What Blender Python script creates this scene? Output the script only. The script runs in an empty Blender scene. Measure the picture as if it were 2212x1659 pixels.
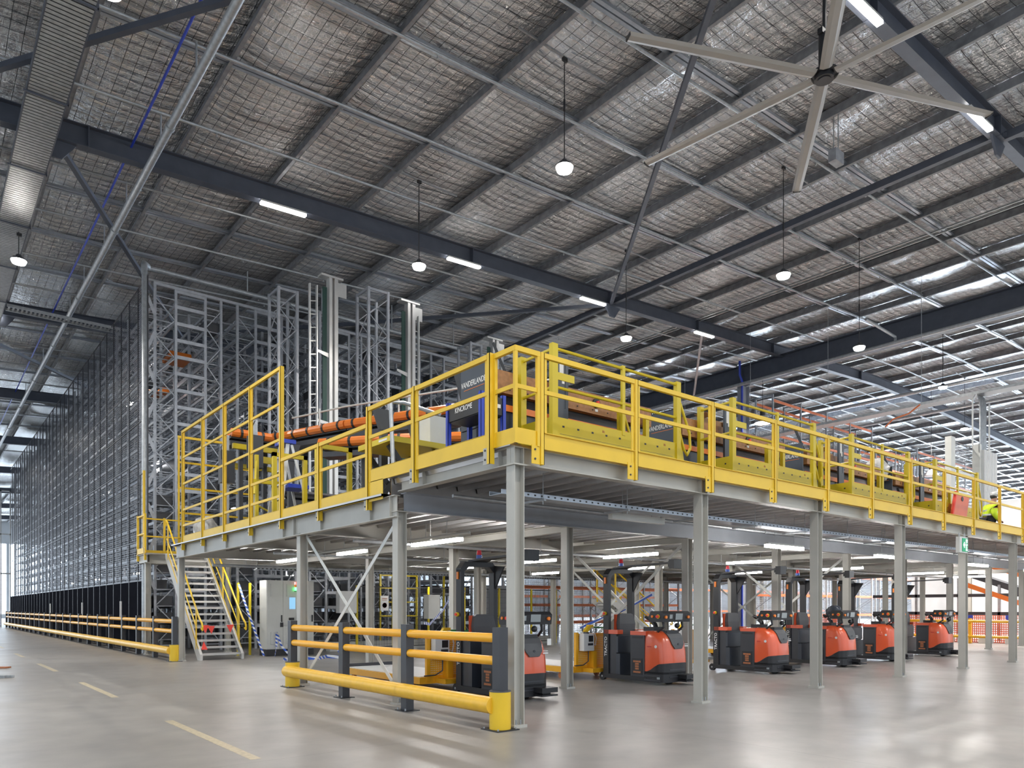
import bpy, bmesh, math, random
from mathutils import Vector, Matrix
random.seed(7)
sc = bpy.context.scene
col = sc.collection
R = math.radians
V = Vector

# ------------------------------------------------------------------ camera, world, exposure
cd = bpy.data.cameras.new('camera'); cam = bpy.data.objects.new('camera', cd); col.objects.link(cam)
cd.sensor_width = 36.0; cd.lens = 36.0 * 1598.6 / 2212; cd.shift_y = 484.5 / 2212
cd.clip_start = 0.05; cd.clip_end = 400
cam.location = (0, 0, 1.4)
cam.rotation_euler = (R(90), 0, -R(90 - 50.974))
sc.camera = cam
HBP = 300.0
w = bpy.data.worlds.new('sky'); sc.world = w; w.use_nodes = True
bg = w.node_tree.nodes['Background']; bg.inputs[0].default_value = (0.80, 0.90, 1.0, 1); bg.inputs[1].default_value = 1.5
vs = sc.view_settings; vs.view_transform = 'Standard'; vs.look = 'None'; vs.gamma = 1; vs.exposure = 0.12; vs.use_curve_mapping = False
cy = sc.cycles; cy.max_bounces = 6; cy.diffuse_bounces = 4; cy.glossy_bounces = 3; cy.transparent_max_bounces = 24; cy.transmission_bounces = 4
cy.caustics_reflective = False; cy.caustics_refractive = False; cy.sample_clamp_indirect = 4.0; cy.use_denoising = True

# ------------------------------------------------------------------ materials
def nt(name):
    m = bpy.data.materials.new(name); m.use_nodes = True
    t = m.node_tree; return m, t, t.nodes['Principled BSDF']
def N(t, typ, **kw):
    n = t.nodes.new(typ)
    for k, v in kw.items(): setattr(n, k, v)
    return n
def pbr(name, c, rough=0.5, metal=0.0, var=0.06, scale=3.0, bump=0.0, spec=None, coat=0.0):
    m, t, b = nt(name)
    b.inputs['Metallic'].default_value = metal; b.inputs['Roughness'].default_value = rough
    if spec is not None: b.inputs['Specular IOR Level'].default_value = spec
    if coat: b.inputs['Coat Weight'].default_value = coat; b.inputs['Coat Roughness'].default_value = 0.15
    g = N(t, 'ShaderNodeNewGeometry'); no = N(t, 'ShaderNodeTexNoise'); no.inputs['Scale'].default_value = scale; no.inputs['Detail'].default_value = 4
    t.links.new(g.outputs['Position'], no.inputs['Vector'])
    r = N(t, 'ShaderNodeValToRGB'); r.color_ramp.elements[0].position = 0.3; r.color_ramp.elements[1].position = 0.7
    r.color_ramp.elements[0].color = tuple(x * (1 - var) for x in c) + (1,); r.color_ramp.elements[1].color = tuple(min(1, x * (1 + var)) for x in c) + (1,)
    t.links.new(no.outputs['Fac'], r.inputs['Fac']); t.links.new(r.outputs['Color'], b.inputs['Base Color'])
    if bump:
        bp = N(t, 'ShaderNodeBump'); bp.inputs['Strength'].default_value = bump; bp.inputs['Distance'].default_value = 0.01
        t.links.new(no.outputs['Fac'], bp.inputs['Height']); t.links.new(bp.outputs['Normal'], b.inputs['Normal'])
    return m
def emit(name, c, s):
    m, t, b = nt(name); b.inputs['Base Color'].default_value = (c if s < 1 else (0.8, 0.8, 0.8)) + (1,)
    b.inputs['Emission Color'].default_value = c + (1,); b.inputs['Emission Strength'].default_value = s
    return m
M = {}
M['yellow'] = pbr('safety_yellow_paint', (0.78, 0.50, 0.022), 0.42, 0, 0.05)
M['yellow2'] = pbr('machine_yellow_paint', (0.62, 0.47, 0.012), 0.42, 0, 0.05)
M['bumper'] = pbr('barrier_yellow_plastic', (0.80, 0.46, 0.03), 0.38, 0, 0.06, 8)
M['amber'] = pbr('barrier_amber_rail', (0.84, 0.41, 0.016), 0.38, 0, 0.05)
M['grey'] = pbr('pale_grey_steel_paint', (0.44, 0.425, 0.385), 0.45, 0, 0.05)
M['stair'] = pbr('stair_grey_steel', (0.55, 0.54, 0.52), 0.45, 0, 0.05)
M['blue_grey'] = pbr('blue_grey_steel', (0.36, 0.38, 0.42), 0.45, 0, 0.06)
M['dark'] = pbr('dark_slate_steel_paint', (0.072, 0.082, 0.108), 0.5, 0, 0.1)
M['galv'] = pbr('galvanised_steel', (0.40, 0.42, 0.44), 0.40, 0.45, 0.16, 9)
M['purlin'] = pbr('galvanised_purlin_steel', (0.30, 0.31, 0.335), 0.5, 0.2, 0.22, 5)
M['rack'] = pbr('rack_galvanised_steel', (0.40, 0.42, 0.46), 0.40, 0.35, 0.14, 6)
M['black'] = pbr('black_plastic', (0.018, 0.018, 0.021), 0.45, 0, 0.15)
M['char'] = pbr('charcoal_steel', (0.040, 0.042, 0.050), 0.42, 0, 0.1)
M['navy'] = pbr('dark_navy_panel', (0.040, 0.047, 0.062), 0.30, 0, 0.12, 2)
M['seat'] = pbr('grey_vinyl', (0.085, 0.085, 0.09), 0.6, 0, 0.1)
M['orange'] = pbr('orange_red_hood_paint', (0.72, 0.105, 0.035), 0.28, 0, 0.05, 3, coat=0.5)
M['conv'] = pbr('orange_conveyor_guard', (0.78, 0.20, 0.025), 0.35, 0, 0.06)
M['rackor'] = pbr('orange_rack_beam', (0.72, 0.19, 0.065), 0.45, 0, 0.1)
M['wood'] = pbr('varnished_timber', (0.36, 0.165, 0.06), 0.5, 0, 0.22, 14)
M['blue'] = pbr('royal_blue_paint', (0.022, 0.055, 0.46), 0.4, 0, 0.05)
M['white'] = pbr('white_enamel', (0.72, 0.72, 0.71), 0.4, 0, 0.03)
M['offw'] = pbr('off_white_enamel', (0.60, 0.60, 0.57), 0.45, 0, 0.04)
M['paper'] = pbr('white_paper', (0.78, 0.77, 0.76), 0.8, 0, 0.03)
M['fan'] = pbr('fan_blade_grey', (0.46, 0.44, 0.41), 0.45, 0, 0.03)
M['alu'] = pbr('silver_aluminium', (0.62, 0.62, 0.61), 0.35, 0.5, 0.06)
M['green'] = pbr('dark_green_belt', (0.012, 0.05, 0.04), 0.6, 0, 0.1)
M['grn'] = pbr('green_pipe', (0.02, 0.22, 0.06), 0.5)
M['red'] = pbr('red_paint', (0.55, 0.02, 0.02), 0.4)
M['flag'] = pbr('bright_red_flag', (0.85, 0.07, 0.05), 0.7)
M['orsheet'] = pbr('orange_board', (0.72, 0.13, 0.045), 0.35)
M['lens'] = pbr('amber_lens', (0.85, 0.22, 0.02), 0.25)
M['redlens'] = pbr('red_lens', (0.75, 0.02, 0.04), 0.2)
M['bluelens'] = pbr('blue_lens', (0.02, 0.08, 0.45), 0.2)
M['hivis'] = pbr('hi_vis_yellow_fabric', (0.62, 0.82, 0.03), 0.8)
M['skin'] = pbr('skin', (0.42, 0.22, 0.15), 0.6)
M['cloth'] = pbr('black_cloth', (0.02, 0.02, 0.024), 0.85)
M['brown'] = pbr('brown_label', (0.42, 0.15, 0.06), 0.5, 0, 0.2, 40)
M['card'] = pbr('brown_cardboard', (0.36, 0.22, 0.12), 0.8, 0, 0.08)
M['plastic'] = pbr('clear_film_bag', (0.62, 0.60, 0.57), 0.25, 0, 0.2, 12, bump=0.8)
M['wall'] = pbr('pale_wall_cladding', (0.60, 0.63, 0.66), 0.5, 0, 0.08, 0.6)
M['deck'] = pbr('galvanised_deck_steel', (0.47, 0.45, 0.44), 0.30, 0.85, 0.1, 2)
M['tray'] = pbr('blue_grey_galvanised_tray', (0.46, 0.50, 0.56), 0.35, 0.6, 0.08, 9)
M['screen'] = emit('lit_screen', (0.25, 0.5, 0.75), 0.8)
M['lcd'] = pbr('grey_lcd', (0.30, 0.33, 0.34), 0.2)
M['lamp'] = emit('lamp_white', (1.0, 0.97, 0.93), 26.0)
M['lampu'] = emit('lamp_white_underdeck', (1.0, 0.98, 0.95), 62.0)
M['added_day'] = emit('added_daylight_panel', (0.72, 0.85, 1.0), 42.0)
M['added_day2'] = emit('daylit_panel_pale', (0.72, 0.85, 1.0), 7.0)
M['skyl'] = emit('daylit_skylight', (0.62, 0.80, 1.0), 1.1)
M['high'] = emit('highbay_warm_white', (1.0, 0.94, 0.84), 150.0)
M['ledr'] = emit('led_red', (1.0, 0.05, 0.02), 1.0)
M['ledg'] = emit('led_green', (0.05, 1.0, 0.15), 4.0)
M['exit'] = emit('exit_green', (0.0, 0.27, 0.11), 0.5)
M['exitw'] = emit('exit_white', (0.9, 1.0, 0.95), 0.9)
M['sheet'] = pbr('matt_black_sheet', (0.012, 0.013, 0.017), 0.9, 0, 0.1, spec=0.0)
M['line'] = pbr('worn_yellow_floor_paint', (0.47, 0.40, 0.28), 0.45, 0, 0.18, 20)

def concrete():
    m, t, b = nt('polished_concrete')
    g = N(t, 'ShaderNodeNewGeometry'); P = g.outputs['Position']
    def noise(s, d=5, r=0.6, dist=0.0):
        n = N(t, 'ShaderNodeTexNoise'); n.inputs['Scale'].default_value = s; n.inputs['Detail'].default_value = d; n.inputs['Roughness'].default_value = r; n.inputs['Distortion'].default_value = dist
        t.links.new(P, n.inputs['Vector']); return n.outputs['Fac']
    def ramp(f, p0, c0, p1, c1):
        r = N(t, 'ShaderNodeValToRGB'); e = r.color_ramp.elements; e[0].position = p0; e[0].color = c0 + (1,); e[1].position = p1; e[1].color = c1 + (1,)
        t.links.new(f, r.inputs['Fac']); return r.outputs['Color']
    a = ramp(noise(0.25, 4, 0.5, 0.3), 0.32, (0.270, 0.254, 0.240), 0.68, (0.325, 0.309, 0.293))
    c = ramp(noise(3.0, 4, 0.5), 0.3, (0.92, 0.92, 0.93), 0.65, (1.05, 1.05, 1.04))
    mx = N(t, 'ShaderNodeMix', data_type='RGBA', blend_type='MULTIPLY'); mx.inputs[0].default_value = 1.0
    t.links.new(a, mx.inputs[6]); t.links.new(c, mx.inputs[7])
    br = N(t, 'ShaderNodeTexBrick'); br.offset = 0.0; br.inputs['Scale'].default_value = 1.0; br.inputs['Mortar Size'].default_value = 0.0035
    br.inputs['Brick Width'].default_value = 6.7; br.inputs['Row Height'].default_value = 6.7
    br.inputs['Color1'].default_value = (1, 1, 1, 1); br.inputs['Color2'].default_value = (0.97, 0.975, 0.98, 1); br.inputs['Mortar'].default_value = (0.5, 0.5, 0.5, 1)
    t.links.new(P, br.inputs['Vector'])
    m2 = N(t, 'ShaderNodeMix', data_type='RGBA', blend_type='MULTIPLY'); m2.inputs[0].default_value = 1.0
    t.links.new(mx.outputs[2], m2.inputs[6]); t.links.new(br.outputs['Color'], m2.inputs[7])
    t.links.new(m2.outputs[2], b.inputs['Base Color'])
    rr = ramp(noise(0.9, 5, 0.55, 0.2), 0.3, (0.30,) * 3, 0.7, (0.42,) * 3)
    t.links.new(rr, b.inputs['Roughness'])
    b.inputs['Specular IOR Level'].default_value = 0.45
    bp = N(t, 'ShaderNodeBump'); bp.inputs['Strength'].default_value = 0.10; bp.inputs['Distance'].default_value = 0.02
    t.links.new(noise(2.2, 3, 0.5), bp.inputs['Height']); t.links.new(bp.outputs['Normal'], b.inputs['Normal'])
    return m
M['floor'] = concrete()

def foil():
    m, t, b = nt('silver_foil_blanket')
    g = N(t, 'ShaderNodeNewGeometry'); P = g.outputs['Position']
    def mapped(sx, sy, sz, rz=0):
        mp = N(t, 'ShaderNodeMapping'); mp.inputs['Scale'].default_value = (sx, sy, sz); mp.inputs['Rotation'].default_value = (0, 0, rz)
        t.links.new(P, mp.inputs['Vector']); return mp.outputs['Vector']
    def noise(vec, s, d, r, dist=0.0):
        n = N(t, 'ShaderNodeTexNoise'); n.inputs['Scale'].default_value = s; n.inputs['Detail'].default_value = d; n.inputs['Roughness'].default_value = r; n.inputs['Distortion'].default_value = dist
        t.links.new(vec, n.inputs['Vector']); return n.outputs['Fac']
    def math_(op, a, bb=None):
        n = N(t, 'ShaderNodeMath', operation=op)
        for i, x in enumerate((a, bb)):
            if x is None: continue
            if isinstance(x, (int, float)): n.inputs[i].default_value = x
            else: t.links.new(x, n.inputs[i])
        return n.outputs[0]
    sep = N(t, 'ShaderNodeSeparateXYZ'); t.links.new(P, sep.inputs[0])
    # safety mesh: dark wires every 0.3 m along the purlins and 0.3 m across
    fx = math_('LESS_THAN', math_('FRACT', math_('DIVIDE', sep.outputs['X'], 0.253)), 0.05)
    fy = math_('LESS_THAN', math_('FRACT', math_('DIVIDE', sep.outputs['Y'], 0.30)), 0.045)
    wire = math_('MAXIMUM', fx, fy)
    lo = noise(mapped(0.55, 1.6, 1), 1.0, 3, 0.6)
    hi = noise(mapped(1.3, 4.5, 1), 1.6, 5, 0.62, 1.2)
    di = noise(mapped(3.0, 1.0, 1, 0.7), 2.0, 4, 0.6, 1.0)
    quilt = math_('ABSOLUTE', math_('SINE', math_('MULTIPLY', math_('ADD', sep.outputs['Y'], math_('MULTIPLY', lo, 0.5)), math.pi / 0.30)))
    h = math_('ADD', math_('MULTIPLY', quilt, 0.55), math_('ADD', math_('MULTIPLY', hi, 1.5), math_('ADD', math_('MULTIPLY', di, 0.9), math_('MULTIPLY', lo, 1.2))))
    bp = N(t, 'ShaderNodeBump'); bp.inputs['Strength'].default_value = 0.9; bp.inputs['Distance'].default_value = 0.075
    t.links.new(h, bp.inputs['Height']); t.links.new(bp.outputs['Normal'], b.inputs['Normal'])
    mx = N(t, 'ShaderNodeMix', data_type='RGBA'); mx.inputs[6].default_value = (0.66, 0.655, 0.645, 1); mx.inputs[7].default_value = (0.10, 0.10, 0.10, 1)
    t.links.new(wire, mx.inputs[0]); t.links.new(mx.outputs[2], b.inputs['Base Color'])
    b.inputs['Metallic'].default_value = 0.85; b.inputs['Roughness'].default_value = 0.20
    return m
M['foil'] = foil()

def meshmat(name, c, period_a, fill_a, axis_a, period_b, fill_b, axis_b, rough=0.5, metal=0.0):
    """a woven or welded wire sheet: wires opaque, the gaps clear"""
    m, t, b = nt(name)
    b.inputs['Base Color'].default_value = c + (1,); b.inputs['Roughness'].default_value = rough; b.inputs['Metallic'].default_value = metal
    g = N(t, 'ShaderNodeNewGeometry'); sep = N(t, 'ShaderNodeSeparateXYZ'); t.links.new(g.outputs['Position'], sep.inputs[0])
    def stripe(ax, per, fill):
        if ax == 'H':
            s = N(t, 'ShaderNodeMath', operation='ADD'); t.links.new(sep.outputs['X'], s.inputs[0]); t.links.new(sep.outputs['Y'], s.inputs[1]); src = s.outputs[0]
        else: src = sep.outputs[ax]
        d = N(t, 'ShaderNodeMath', operation='DIVIDE'); t.links.new(src, d.inputs[0]); d.inputs[1].default_value = per
        f = N(t, 'ShaderNodeMath', operation='FRACT'); t.links.new(d.outputs[0], f.inputs[0])
        l = N(t, 'ShaderNodeMath', operation='LESS_THAN'); t.links.new(f.outputs[0], l.inputs[0]); l.inputs[1].default_value = fill
        return l.outputs[0]
    mxn = N(t, 'ShaderNodeMath', operation='MAXIMUM')
    t.links.new(stripe(axis_a, period_a, fill_a), mxn.inputs[0]); t.links.new(stripe(axis_b, period_b, fill_b), mxn.inputs[1])
    tr = N(t, 'ShaderNodeBsdfTransparent'); ms = N(t, 'ShaderNodeMixShader')
    t.links.new(mxn.outputs[0], ms.inputs[0]); t.links.new(tr.outputs[0], ms.inputs[1]); t.links.new(b.outputs[0], ms.inputs[2])
    t.links.new(ms.outputs[0], t.nodes['Material Output'].inputs['Surface'])
    return m
M['mesh'] = meshmat('black_welded_mesh', (0.05, 0.058, 0.085), 0.075, 0.20, 'Z', 0.40, 0.03, 'Y', 0.4)
M['fmesh'] = meshmat('black_fence_mesh', (0.02, 0.02, 0.024), 0.20, 0.03, 'Z', 0.06, 0.12, 'H', 0.5)
M['rmesh'] = meshmat('grey_rack_mesh', (0.42, 0.43, 0.45), 0.10, 0.14, 'Z', 0.10, 0.14, 'H', 0.4, 0.5)
M['orm'] = meshmat('orange_barrier_mesh', (0.85, 0.16, 0.07), 0.09, 0.34, 'Z', 0.075, 0.32, 'H', 0.6)

def stripes(name, c1, c2, per):
    m, t, b = nt(name); g = N(t, 'ShaderNodeNewGeometry'); d = N(t, 'ShaderNodeVectorMath', operation='DOT_PRODUCT'); d.inputs[1].default_value = (0.8, 0.5, 1.2)
    t.links.new(g.outputs['Position'], d.inputs[0])
    a = N(t, 'ShaderNodeMath', operation='DIVIDE'); a.inputs[1].default_value = per; t.links.new(d.outputs['Value'], a.inputs[0])
    f = N(t, 'ShaderNodeMath', operation='FRACT'); t.links.new(a.outputs[0], f.inputs[0])
    l = N(t, 'ShaderNodeMath', operation='LESS_THAN'); l.inputs[1].default_value = 0.5; t.links.new(f.outputs[0], l.inputs[0])
    mx = N(t, 'ShaderNodeMix', data_type='RGBA'); mx.inputs[6].default_value = c1 + (1,); mx.inputs[7].default_value = c2 + (1,)
    t.links.new(l.outputs[0], mx.inputs[0]); t.links.new(mx.outputs[2], b.inputs['Base Color']); b.inputs['Roughness'].default_value = 0.5
    return m
M['tape'] = stripes('blue_white_tape', (0.75, 0.75, 0.76), (0.03, 0.10, 0.50), 0.17)

# ------------------------------------------------------------------ mesh helpers
class MB:
    def __init__(s): s.v = []; s.f = []; s.smooth = False
    def add(s, vs_, fs):
        o = len(s.v); s.v += [tuple(p) for p in vs_]; s.f += [tuple(i + o for i in f) for f in fs]; return s
    def bx(s, x0, x1, y0, y1, z0, z1):
        return s.add([(x0, y0, z0), (x1, y0, z0), (x1, y1, z0), (x0, y1, z0), (x0, y0, z1), (x1, y0, z1), (x1, y1, z1), (x0, y1, z1)],
                     [(3, 2, 1, 0), (4, 5, 6, 7), (0, 1, 5, 4), (1, 2, 6, 5), (2, 3, 7, 6), (3, 0, 4, 7)])
    def bar(s, a, b, w, h, up=(0, 0, 1)):
        a = V(a); b = V(b); d = (b - a).normalized(); u = V(up)
        if abs(d.dot(u)) > 0.98: u = V((0, 1, 0)) if abs(d.y) < 0.9 else V((1, 0, 0))
        sd = d.cross(u).normalized(); u = sd.cross(d).normalized(); p = []
        for e in (a, b):
            for i, j in ((-1, -1), (1, -1), (1, 1), (-1, 1)): p.append(e + sd * (w / 2 * i) + u * (h / 2 * j))
        return s.add(p, [(3, 2, 1, 0), (4, 5, 6, 7), (0, 1, 5, 4), (1, 2, 6, 5), (2, 3, 7, 6), (3, 0, 4, 7)])
    def cyl(s, a, b, r, r2=None, n=12):
        a = V(a); b = V(b); d = (b - a).normalized(); r2 = r if r2 is None else r2
        u = V((0, 0, 1)) if abs(d.z) < 0.9 else V((1, 0, 0)); x = d.cross(u).normalized(); y = d.cross(x)
        p = []
        for e, q in ((a, r), (b, r2)):
            for k in range(n): t = 2 * math.pi * k / n; p.append(e + x * (q * math.cos(t)) + y * (q * math.sin(t)))
        s.smooth = True
        return s.add(p, [(k, (k + 1) % n, n + (k + 1) % n, n + k) for k in range(n)] + [tuple(range(n))[::-1], tuple(range(n, 2 * n))])
    def tube(s, pts, r, n=8):
        pts = [V(p) for p in pts]; L = len(pts); rings = []; px = None
        for i, p in enumerate(pts):
            d = (pts[min(i + 1, L - 1)] - pts[max(i - 1, 0)]).normalized()
            if px is None:
                u = V((0, 0, 1)) if abs(d.z) < 0.9 else V((1, 0, 0)); x = d.cross(u).normalized()
            else: x = (px - d * px.dot(d)).normalized()
            px = x; y = d.cross(x)
            rings += [p + x * (r * math.cos(2 * math.pi * k / n)) + y * (r * math.sin(2 * math.pi * k / n)) for k in range(n)]
        fs = [(i * n + k, i * n + (k + 1) % n, (i + 1) * n + (k + 1) % n, (i + 1) * n + k) for i in range(L - 1) for k in range(n)]
        s.smooth = True
        return s.add(rings, fs + [tuple(range(n))[::-1], tuple(range((L - 1) * n, L * n))])
    def loft(s, rings):
        n = len(rings[0]); L = len(rings)
        fs = [(i * n + k, i * n + (k + 1) % n, (i + 1) * n + (k + 1) % n, (i + 1) * n + k) for i in range(L - 1) for k in range(n)]
        return s.add([p for r in rings for p in r], fs + [tuple(range(n))[::-1], tuple(range((L - 1) * n, L * n))])
    def prism(s, poly, axis, a0, a1):
        """poly in the two other axes (in xyz order), extruded along axis"""
        def pt(p, a): q = list(p); q.insert('xyz'.index(axis), a); return q
        return s.loft([[pt(p, a0) for p in poly], [pt(p, a1) for p in poly]])
    def ibeam(s, a, b, w, h, tf=0.014, tw=0.010, up=(0, 0, 1)):
        a = V(a); b = V(b); d = (b - a).normalized(); u = V(up)
        sd = d.cross(u).normalized(); u = sd.cross(d).normalized()
        s.bar(a + u * (h / 2 - tf / 2), b + u * (h / 2 - tf / 2), w, tf, u); s.bar(a - u * (h / 2 - tf / 2), b - u * (h / 2 - tf / 2), w, tf, u)
        return s.bar(a, b, tw, h - 2 * tf, u)
    def ell(s, c, r, n=12, m=8, rot=None):
        c = V(c); p = []
        for i in range(m + 1):
            th = math.pi * i / m
            for k in range(n):
                f = 2 * math.pi * k / n
                q = V((r[0] * math.sin(th) * math.cos(f), r[1] * math.sin(th) * math.sin(f), r[2] * math.cos(th)))
                p.append(c + (rot @ q if rot else q))
        s.smooth = True
        return s.add(p, [(i * n + k, i * n + (k + 1) % n, (i + 1) * n + (k + 1) % n, (i + 1) * n + k) for i in range(m) for k in range(n)])
    def mesh(s, name, mat):
        me = bpy.data.meshes.new(name); me.from_pydata(s.v, [], s.f)
        bm = bmesh.new(); bm.from_mesh(me); bmesh.ops.remove_doubles(bm, verts=bm.verts, dist=1e-5); bmesh.ops.recalc_face_normals(bm, faces=bm.faces); bm.to_mesh(me); bm.free()
        me.materials.append(M[mat] if isinstance(mat, str) else mat)
        if s.smooth:
            me.polygons.foreach_set('use_smooth', [True] * len(me.polygons)); me.set_sharp_from_angle(angle=0.6)
        return me

def tag(o, label=None, cat=None, group=None, kind=None):
    if label: o['label'] = label
    if cat: o['category'] = cat
    if group: o['group'] = group
    if kind: o['kind'] = kind
    return o
def thing(name, label, cat, loc=(0, 0, 0), group=None, rz=0, kind=None):
    o = bpy.data.objects.new(name, None); o.empty_display_size = 0.1; col.objects.link(o); o.location = loc; o.rotation_euler = (0, 0, rz)
    return tag(o, label, cat, group, kind)
def origin(o):
    p = V((0, 0, 0))
    while o is not None: p = p + V(o.location); o = o.parent
    return p
def part(parent, name, mb, mat, label=None, kind=None):
    """one mesh under its thing; coordinates given in the world for unrotated parents (in the parent's own frame when it stands at 0,0,0)"""
    org = origin(parent)
    if org.length > 0: mb.v = [(p[0] - org.x, p[1] - org.y, p[2] - org.z) for p in mb.v]
    o = bpy.data.objects.new(name, mb.mesh(name, mat)); col.objects.link(o); o.parent = parent
    return tag(o, label, kind=kind)
def solid(name, mb, mat, label=None, cat=None, group=None, kind=None):
    """a top-level thing of one mesh, its origin at its base"""
    xs = [p[0] for p in mb.v]; ys = [p[1] for p in mb.v]; zs = [p[2] for p in mb.v]
    c = V(((min(xs) + max(xs)) / 2, (min(ys) + max(ys)) / 2, min(zs)))
    mb.v = [(p[0] - c.x, p[1] - c.y, p[2] - c.z) for p in mb.v]
    o = bpy.data.objects.new(name, mb.mesh(name, mat)); col.objects.link(o); o.location = c
    return tag(o, label, cat, group, kind)
def struct(name, mb, mat, label=None):
    o = bpy.data.objects.new(name, mb.mesh(name, mat)); col.objects.link(o); return tag(o, label, kind='structure')
def kids(o): return [c for c in ALLKIDS.get(o.name, [])]
ALLKIDS = {}
def index_kids():
    ALLKIDS.clear()
    for o in col.objects:
        if o.parent: ALLKIDS.setdefault(o.parent.name, []).append(o)
def dup(root, loc, label=None, rz=None, group=None):
    index_kids()
    def cp(o, par):
        c = o.copy(); col.objects.link(c); c.parent = par
        for k in list(ALLKIDS.get(o.name, [])): cp(k, c)
        return c
    r = cp(root, None); r.location = loc
    if rz is not None: r.rotation_euler = (0, 0, rz)
    if label: r['label'] = label
    if group: r['group'] = group
    return r
def text(parent, name, s, size, at, xdir, mat, ex=0.001, wide=1.0, up=(0, 0, 1)):
    cu = bpy.data.curves.new(name, 'FONT'); cu.body = s; cu.size = size; cu.extrude = ex; cu.align_x = 'CENTER'; cu.align_y = 'CENTER'; cu.offset = size * 0.012
    cu.resolution_u = 3; tmp = bpy.data.objects.new('tmp', cu); col.objects.link(tmp)
    me = bpy.data.meshes.new_from_object(tmp.evaluated_get(bpy.context.evaluated_depsgraph_get())); bpy.data.objects.remove(tmp); bpy.data.curves.remove(cu)
    me.materials.clear(); me.materials.append(M[mat]); o = bpy.data.objects.new(name, me); col.objects.link(o); o.parent = parent
    x = V(xdir).normalized(); z = V(up); n = x.cross(z)
    org = origin(parent); at = V(at) - org
    mt = Matrix(((x.x * wide, z.x, n.x, at.x), (x.y * wide, z.y, n.y, at.y), (x.z * wide, z.z, n.z, at.z), (0, 0, 0, 1)))
    o.matrix_local = mt; return o
ORD = ['first', 'second', 'third', 'fourth', 'fifth', 'sixth', 'seventh', 'eighth', 'ninth', 'tenth', 'eleventh', 'twelfth', 'thirteenth', 'fourteenth', 'fifteenth', 'sixteenth', 'seventeenth', 'eighteenth', 'nineteenth', 'twentieth']
def nth(i):
    if i < 20: return ORD[i]
    t = ['', '', 'twenty', 'thirty', 'forty', 'fifty', 'sixty'][(i + 1) // 10]; u = (i + 1) % 10
    return {'twenty': 'twentieth', 'thirty': 'thirtieth', 'forty': 'fortieth', 'fifty': 'fiftieth', 'sixty': 'sixtieth'}[t] if u == 0 else t + '-' + ORD[u - 1]
# ------------------------------------------------------------------ building shell
XE, YE = 104.0, 126.0
struct('floor', MB().bx(-40, XE + 6, -40, YE + 6, -0.2, 0.0), 'floor')
def zr(x): return 12.85 + 0.05 * min(x, 44.0) - 0.03 * max(0, x - 52.0)     # underside of the purlins = top of the rafters
PX = [5.37 + 2.53 * k for k in range(-4, 40)]
PX = [x for x in PX if x < XE]
def ceiling():
    rnd = random.Random(3); mb = MB(); ys = [-7 + 0.84 * j for j in range(159)]; xs = []
    edges = [-7.3] + PX + [XE]
    for a, b in zip(edges[:-1], edges[1:]):
        for k in range(8): xs.append((a + (b - a) * k / 8, k / 8, a))
    xs.append((XE, 0, XE)); n = len(ys); ph = {}
    for x, t, a in xs:
        p = ph.setdefault(a, (rnd.uniform(0, 6), rnd.uniform(0.03, 0.07)))
        for y in ys:
            near = min(abs((y - 6.9) % 3.36), 3.36 - abs((y - 6.9) % 3.36))
            sag = (p[1] + 0.05 + 0.03 * math.sin(y * 0.9 + p[0]) + 0.02 * math.sin(y * 2.3 + p[0] * 2)) * (1 - abs(2 * t - 1) ** 3) if 0 < t < 1 else 0
            sag *= min(1, 0.45 + near / 0.8)
            mb.v.append((x, y, zr(x) + 0.30 - sag))
    hole = lambda x: 48.4 < x < 50.88
    for i in range(len(xs) - 1):
        if hole((xs[i][0] + xs[i + 1][0]) / 2): continue
        for j in range(n - 1): mb.f.append((i * n + j, (i + 1) * n + j, (i + 1) * n + j + 1, i * n + j + 1))
    mb.smooth = True
    me = bpy.data.meshes.new('ceiling'); me.from_pydata(mb.v, [], mb.f); me.materials.append(M['foil'])
    me.polygons.foreach_set('use_smooth', [True] * len(me.polygons))
    o = bpy.data.objects.new('ceiling', me); col.objects.link(o); o['kind'] = 'structure'; o['label'] = 'wrinkled silver foil roof blanket under dark wire safety mesh'
ceiling()
for i, (y0, y1) in enumerate([(-7, 33), (33, 60), (60, 90), (90, YE)]):
    struct(f'window_{i+1}', MB().bx(48.42, 50.86, y0 + 0.05, y1 - 0.05, zr(50) + 0.30, zr(50) + 0.31), 'skyl')
struct('ceiling_roof_deck', MB().bx(-7.3, 48.8, -7, YE, 15.6, 15.7).bx(50.7, XE, -7, YE, 15.6, 15.7), 'wall', 'outer roof sheeting above the foil blanket')
# far walls (near sides left open so sky light fills in from behind)
def wall_back():
    mb = MB(); y = YE
    mb.bx(-12, 24, y, y + 0.2, 10.5, 16).bx(-12, XE, y, y + 0.2, 0, 0.6).bx(24, XE, y, y + 0.2, 0.6, 16)
    for k in range(9): mb.bx(-12 + 4.5 * k - 0.15, -12 + 4.5 * k + 0.15, y - 0.05, y + 0.2, 0.6, 10.5)
    return mb
struct('wall_back', wall_back(), 'wall')
struct('wall_right', MB().bx(XE, XE + 0.2, -7, YE, 0, 6.5).bx(XE, XE + 0.2, 50, YE, 6.5, 8.5).bx(XE, XE + 0.2, -7, YE, 12.4, 16), 'wall')
for k in range(7): struct(f'window_{k+13}', MB().bx(XE + 0.1, XE + 0.12, -6 + 18.8 * k, 12 + 18.8 * k, 6.5 if k < 3 else 8.5, 12.4), 'added_day')  # glowing panes added in the right wall to brighten the far roof
for k in range(8):
    struct(f'window_{k+5}', MB().bx(-11.8 + 4.5 * k, -7.8 + 4.5 * k, YE + 0.05, YE + 0.06, 0.6, 10.5), 'added_day2', 'tall pale translucent panel at the far end of the aisle')
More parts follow.
